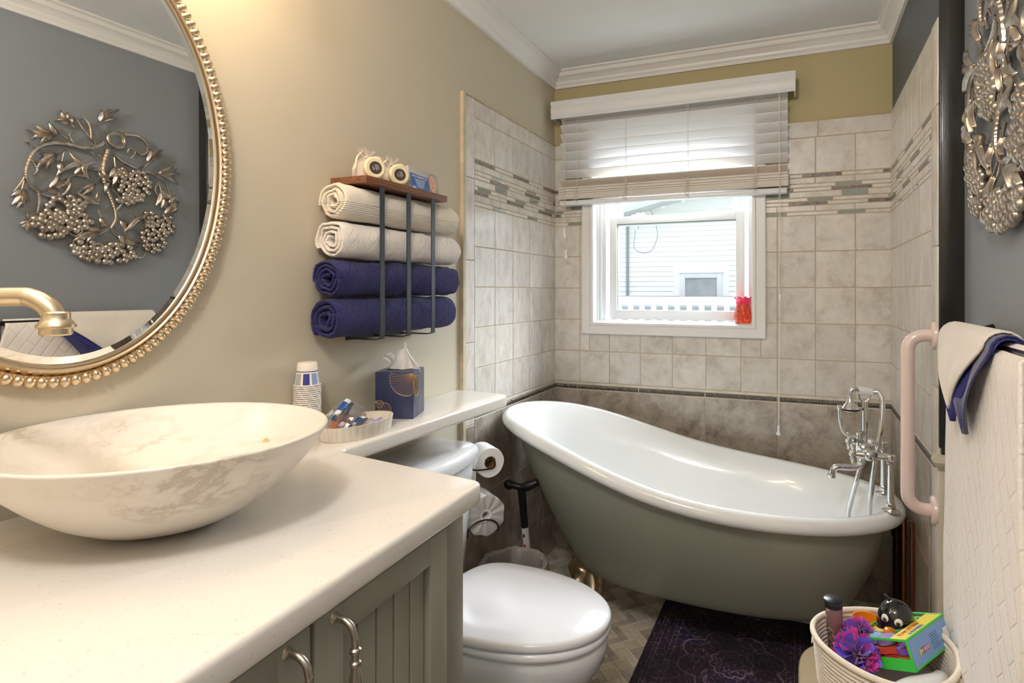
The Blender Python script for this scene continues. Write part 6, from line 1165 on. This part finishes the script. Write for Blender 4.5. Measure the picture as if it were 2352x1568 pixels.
for pts in ([(0, 0, 0), (LA, 0, 0), (LA, LB, 0), (0, LB, 0)], [(0, 0, LC), (LA, 0, LC), (LA, LB, LC), (0, LB, LC)]):
    b.tube([BP(*p) for p in pts], .0026, 8, closed=True)
b.tube([BP(0, 0, 0), BP(0, 0, LC)], .0028, 8); b.tube([BP(LA, 0, 0), BP(LA, 0, LC)], .0026, 8); part(b, 'green_piping', green, bx_)
b = MB(); slab(b, 0, LA, -.0022, -.0006, LC*.62, LC+.002); part(b, 'green_band', green, bx_, smooth=False)
b = MB(); slab(b, -.0012, -.0002, .002, LB-.002, .002, LC-.001); part(b, 'blue_card', M('sky_blue_card', (126, 166, 216), .4), bx_, smooth=False)
b = MB(); slab(b, .0, .036, .002, LB-.002, -.0012, -.0002); part(b, 'yellow_card', M('yellow_card', (238, 214, 80), .4), bx_, smooth=False)
mty = frame_mtx(BP(.018, LB*.40, -.0016), vb, va)
n_ = mty.to_3x3() @ Vector((0, 0, 1))
if n_.dot(-vc) < 0: mty = frame_mtx(BP(.018, LB*.40, -.0016), -vb, va)
writing('FOAM LETTERS', .0125, M('print_red_text', (214, 60, 70), .5), bx_, mty @ Matrix.Translation((-.006, .006, 0)) ); writing('& NUMBERS', .0115, M('print_blue_text', (70, 110, 200), .5), bx_, mty @ Matrix.Translation((-.002, -.008, 0)))
mtb = frame_mtx(BP(-.0018, LB*.34, LC*.5), vb, -vc)
n_ = mtb.to_3x3() @ Vector((0, 0, 1))
if n_.dot(-va) < 0: mtb = frame_mtx(BP(-.0018, LB*.34, LC*.5), -vb, -vc)
cols = [(226, 190, 60), (90, 170, 90), (220, 90, 80), (80, 120, 200), (220, 120, 170), (220, 90, 80)]
for k, ch in enumerate('YNIBER'):
    b = MB(); b.T = mtb @ Matrix.Translation((-.022+k*.0068, -.004, 0)); b.box(-.003, .003, -.0055, .0055, 0, .0003); part(b, 'logo_block', M('logo_colour', cols[k], .5), bx_, smooth=False)
    writing(ch, .008, MT['white'], bx_, mtb @ Matrix.Translation((-.022+k*.0068, -.004, .0005)))
b = MB(); b.T = mtb
for q in range(7): b.box(.030, .062-.002*(q % 3), -.014+q*.0044-.0004, -.014+q*.0044+.0004, 0, .0003)
part(b, 'card_print', M('card_small_print', (84, 110, 160), .5), bx_, smooth=False)
b = MB(); b.T = mtb; b.box(.088, .108, -.014, .008, 0, .0004); part(b, 'barcode_sticker', MT['white'], bx_, smooth=False)
foam = {}
def blob(a, c, ra, rb, d0, th, col, kind, rot=0):
    b = MB(); n = 36; top = []; bot = []
    for i in range(n):
        t = 2*PI*i/n
        k = {0: 1+.28*math.cos(3*t), 1: 1+.10*math.cos(2*t), 2: 1-.42*max(0, math.cos(t))**3, 3: 1+.22*math.cos(4*t), 4: 1-.3*math.sin(t)**4*math.cos(t)}[kind]
        x = ra*k*math.cos(t); y = rb*k*math.sin(t); X2 = a+x*math.cos(rot)-y*math.sin(rot); Y2 = c+x*math.sin(rot)+y*math.cos(rot)
        X2 = min(max(X2, .004), LA-.004); Y2 = min(max(Y2, .004), LB-.004); top.append(BP(X2, Y2, d0)); bot.append(BP(X2, Y2, d0+th))
    b.loops([top, bot], True, True, True); m = foam.setdefault(col, M('foam', col, .8, bump=.3, bs=700)); part(b, 'foam_shape', m, bx_, smooth=30)
for a, c, ra, rb, col, kind, rot in ((.096, .030, .022, .024, (150, 190, 230), 2, .4), (.060, .030, .016, .024, (170, 150, 216), 1, .3), (.088, .082, .026, .026, (236, 214, 110), 2, 1.2), (.055, .085, .013, .024, (110, 210, 120), 1, .2), (.090, .130, .026, .022, (90, 206, 110), 4, 2), (.056, .135, .013, .024, (160, 220, 110), 3, 0), (.085, .162, .026, .008, (160, 110, 214), 1, .2), (.052, .164, .012, .006, (120, 210, 120), 3, 0)): blob(a, c, ra, rb, .004, .012, col, kind, rot)
for a, c, ra, rb, col, kind, rot in ((.095, .026, .022, .022, (244, 110, 80), 1, 0), (.055, .026, .020, .022, (232, 84, 60), 3, .4), (.022, .03, .016, .026, (150, 90, 200), 1, 0), (.085, .09, .03, .03, (240, 80, 80), 2, 1), (.04, .10, .028, .03, (120, 150, 220), 4, 0), (.08, .14, .03, .026, (240, 160, 60), 3, 0), (.04, .145, .026, .022, (110, 200, 110), 0, 0)): blob(a, c, ra, rb, .0185, .012, col, kind, rot)
for a, c, ra, rb, col, kind, rot in ((.095, .026, .022, .022, (226, 60, 64), 3, 0), (.055, .026, .018, .022, (236, 70, 60), 1, .4), (.022, .03, .018, .026, (240, 110, 60), 1, 0), (.06, .10, .05, .035, (100, 130, 210), 1, 0), (.06, .145, .05, .022, (240, 190, 70), 1, 0)): blob(a, c, ra, rb, .033, .014, col, kind, rot)
# small sprayer next to the toy case
b = MB(); wc_ = Vector((1.405, 1.312, bk.z+.232)); b.tube(catmull([wc_+Vector((-.055, -.035, -.012)), wc_+Vector((-.02, -.01, .0)), wc_+Vector((.02, .012, .006)), wc_+Vector((.035, .04, .002))], 5), [.026-.0006*i for i in range(16)], 20); single(b, 'white_bottle', MT['porcelain'], 'white rounded bottle lying in the basket under the blue card of the toy case', 'bottle', smooth=60)
# ------------------------------------------------------------------ outside: the neighbouring house
YH = 11.8
hs = thing('neighbour_house', 'white clapboard house seen through the window', 'house', (-1.0, YH, -.6))
sid = M('white_siding', (244, 246, 248), .5)
lap = .1035; XH = -2.283
def rake(z): return -2.19+(z-2.90)/.233
def lapboards(b, x0, x1, z0, z1, cut=False):
    z = z0
    while z < z1:
        a = max(x0, rake(z)) if cut and z > 2.9 else x0
        if a < x1: b.quad((a, YH-.028, z), (x1, YH-.028, z), (x1, YH, z+lap), (a, YH, z+lap)); b.quad((a, YH-.028, z), (x1, YH-.028, z), (x1, YH+.002, z), (a, YH+.002, z))
        z += lap
b = MB(); lapboards(b, XH, -1.325, 1.195, 4.6, True); lapboards(b, -1.325, -.188, 1.81, 4.6, True); lapboards(b, -.188, 4, 1.195, 4.6, True); lapboards(b, -5.5, XH-.06, 1.195, 2.85); part(b, 'siding', sid, hs, smooth=False)
b = MB(); b.poly([(-5.5, YH+.01, -.6), (4, YH+.01, -.6), (4, YH+.01, 4.34), (-2.19, YH+.01, 2.9), (-5.5, YH+.01, 2.8)]); part(b, 'wall', sid, hs, smooth=False)
b = MB(); b.cyl((XH-.03, YH-.06, 1.2), (XH-.03, YH-.06, 2.9), .028, None, 10); part(b, 'downspout', M('grey_downspout', (150, 158, 164), .5), hs)
b = MB(); b.box(-1.325, -.188, YH-.035, YH+.01, 1.19, 1.81); part(b, 'window_surround', sid, hs, smooth=False)
b = MB(); frame(b, -1.17, -.33, 1.10, 1.66, YH-.085, YH-.035, .10, .10, .07, .10, .01); b.box(-1.20, -.30, YH-.10, YH-.035, 1.66, 1.69); part(b, 'house_window_frame', M('offwhite_frame', (226, 229, 234), .4), hs)
b = MB(); b.quad((-1.08, YH-.05, 1.16), (-.42, YH-.05, 1.16), (-.42, YH-.05, 1.57), (-1.08, YH-.05, 1.57)); part(b, 'house_window_pane', M('dark_house_glass', (150, 158, 164), .3, col2=(176, 180, 182), vs=3), hs, smooth=False)
b = MB(); b.poly([(-2.4, YH-.55, 2.87), (-2.4, YH-.55, 2.99), (3.5, YH-.55, 4.36), (3.5, YH-.55, 4.24)]); b.poly([(-2.4, YH-.55, 2.87), (3.5, YH-.55, 4.24), (3.5, YH, 4.24), (-2.4, YH, 2.87)]); part(b, 'roof_eave', M('eave_white', (214, 220, 222), .5), hs, smooth=False)
b = MB(); yD = 9.6; b.box(-3.2, 1.2, yD, yD+.05, 1.06, 1.20); part(b, 'deck_rail', sid, hs, smooth=False)
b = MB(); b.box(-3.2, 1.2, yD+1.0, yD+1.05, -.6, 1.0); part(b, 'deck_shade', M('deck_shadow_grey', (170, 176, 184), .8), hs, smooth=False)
for k in range(20):
    b = MB(); x = -3.1+k*.205; b.box(x, x+.09, yD+.005, yD+.045, -.6, 1.065); part(b, 'baluster', sid, hs, smooth=False)
b = MB(); b.tube(catmull([(-2.06, YH-.1, 2.6), (-1.98, YH-.12, 3.0), (-1.90, YH-.12, 3.06), (-1.78, YH-.12, 2.98), (-1.66, YH-.10, 2.6), (-1.655, YH-.10, 2.40), (-1.76, YH-.10, 2.16), (-1.925, YH-.10, 2.096), (-2.10, YH-.10, 2.16), (-2.153, YH-.10, 2.26), (-2.12, YH-.10, 2.6)], 8), .006, 6); part(b, 'loose_cable', M('grey_cable', (140, 146, 152), .6), hs)
b = MB(); b.box(-14, 9, YB+.4, YH+.5, -.7, -.6); single(b, 'yard_ground', M('yard_grass', (92, 100, 78), .9), kind='structure', smooth=False)
# ------------------------------------------------------------------ vanity light above the frame; ceiling dome added behind the camera as fill
vl = thing('vanity_light', 'three-globe vanity light above the mirror', 'wall lamp', (0, .60, 2.12))
b = MB(); b.rbox(.0, .02, .26, .94, 2.14, 2.22, .006); part(b, 'backplate', MT['nickel'], vl)
shade = glassy('frosted_shade', (255, 255, 255), .5, 1.3, .3, (255, 250, 240), .06)
for bx2, by2, bz2 in BULBS:
    b = MB(); b.tube(catmull([(.018, by2, 2.18), (.10, by2, 2.20), (bx2, by2, 2.185), (bx2, by2, bz2+.07)], 5), .008, 10); part(b, 'arm', MT['nickel'], vl)
    b = MB(); b.lathe([(.025, .075), (.045, .06), (.060, .02), (.062, -.04), (.060, -.055)], (bx2, by2, bz2), 28); part(b, 'shade', shade, vl)
cl_ = thing('added_fill_lamp', 'added fill lamp, an unseen round flush dome behind the camera', 'added fill lamp', (.85, -.10, CEIL_Z))
b = MB(); b.lathe([(.0, .0), (.15, .0), (.15, -.025), (.13, -.028)], (.85, -.10, CEIL_Z), 40); part(b, 'lamp_base', MT['nickel'], cl_)
b = MB(); b.lathe([(.145, -.026), (.155, -.06), (.15, -.13), (.12, -.20), (.06, -.24), (.0, -.25)], (.85, -.10, CEIL_Z), 40); part(b, 'glass_dome', shade, cl_)
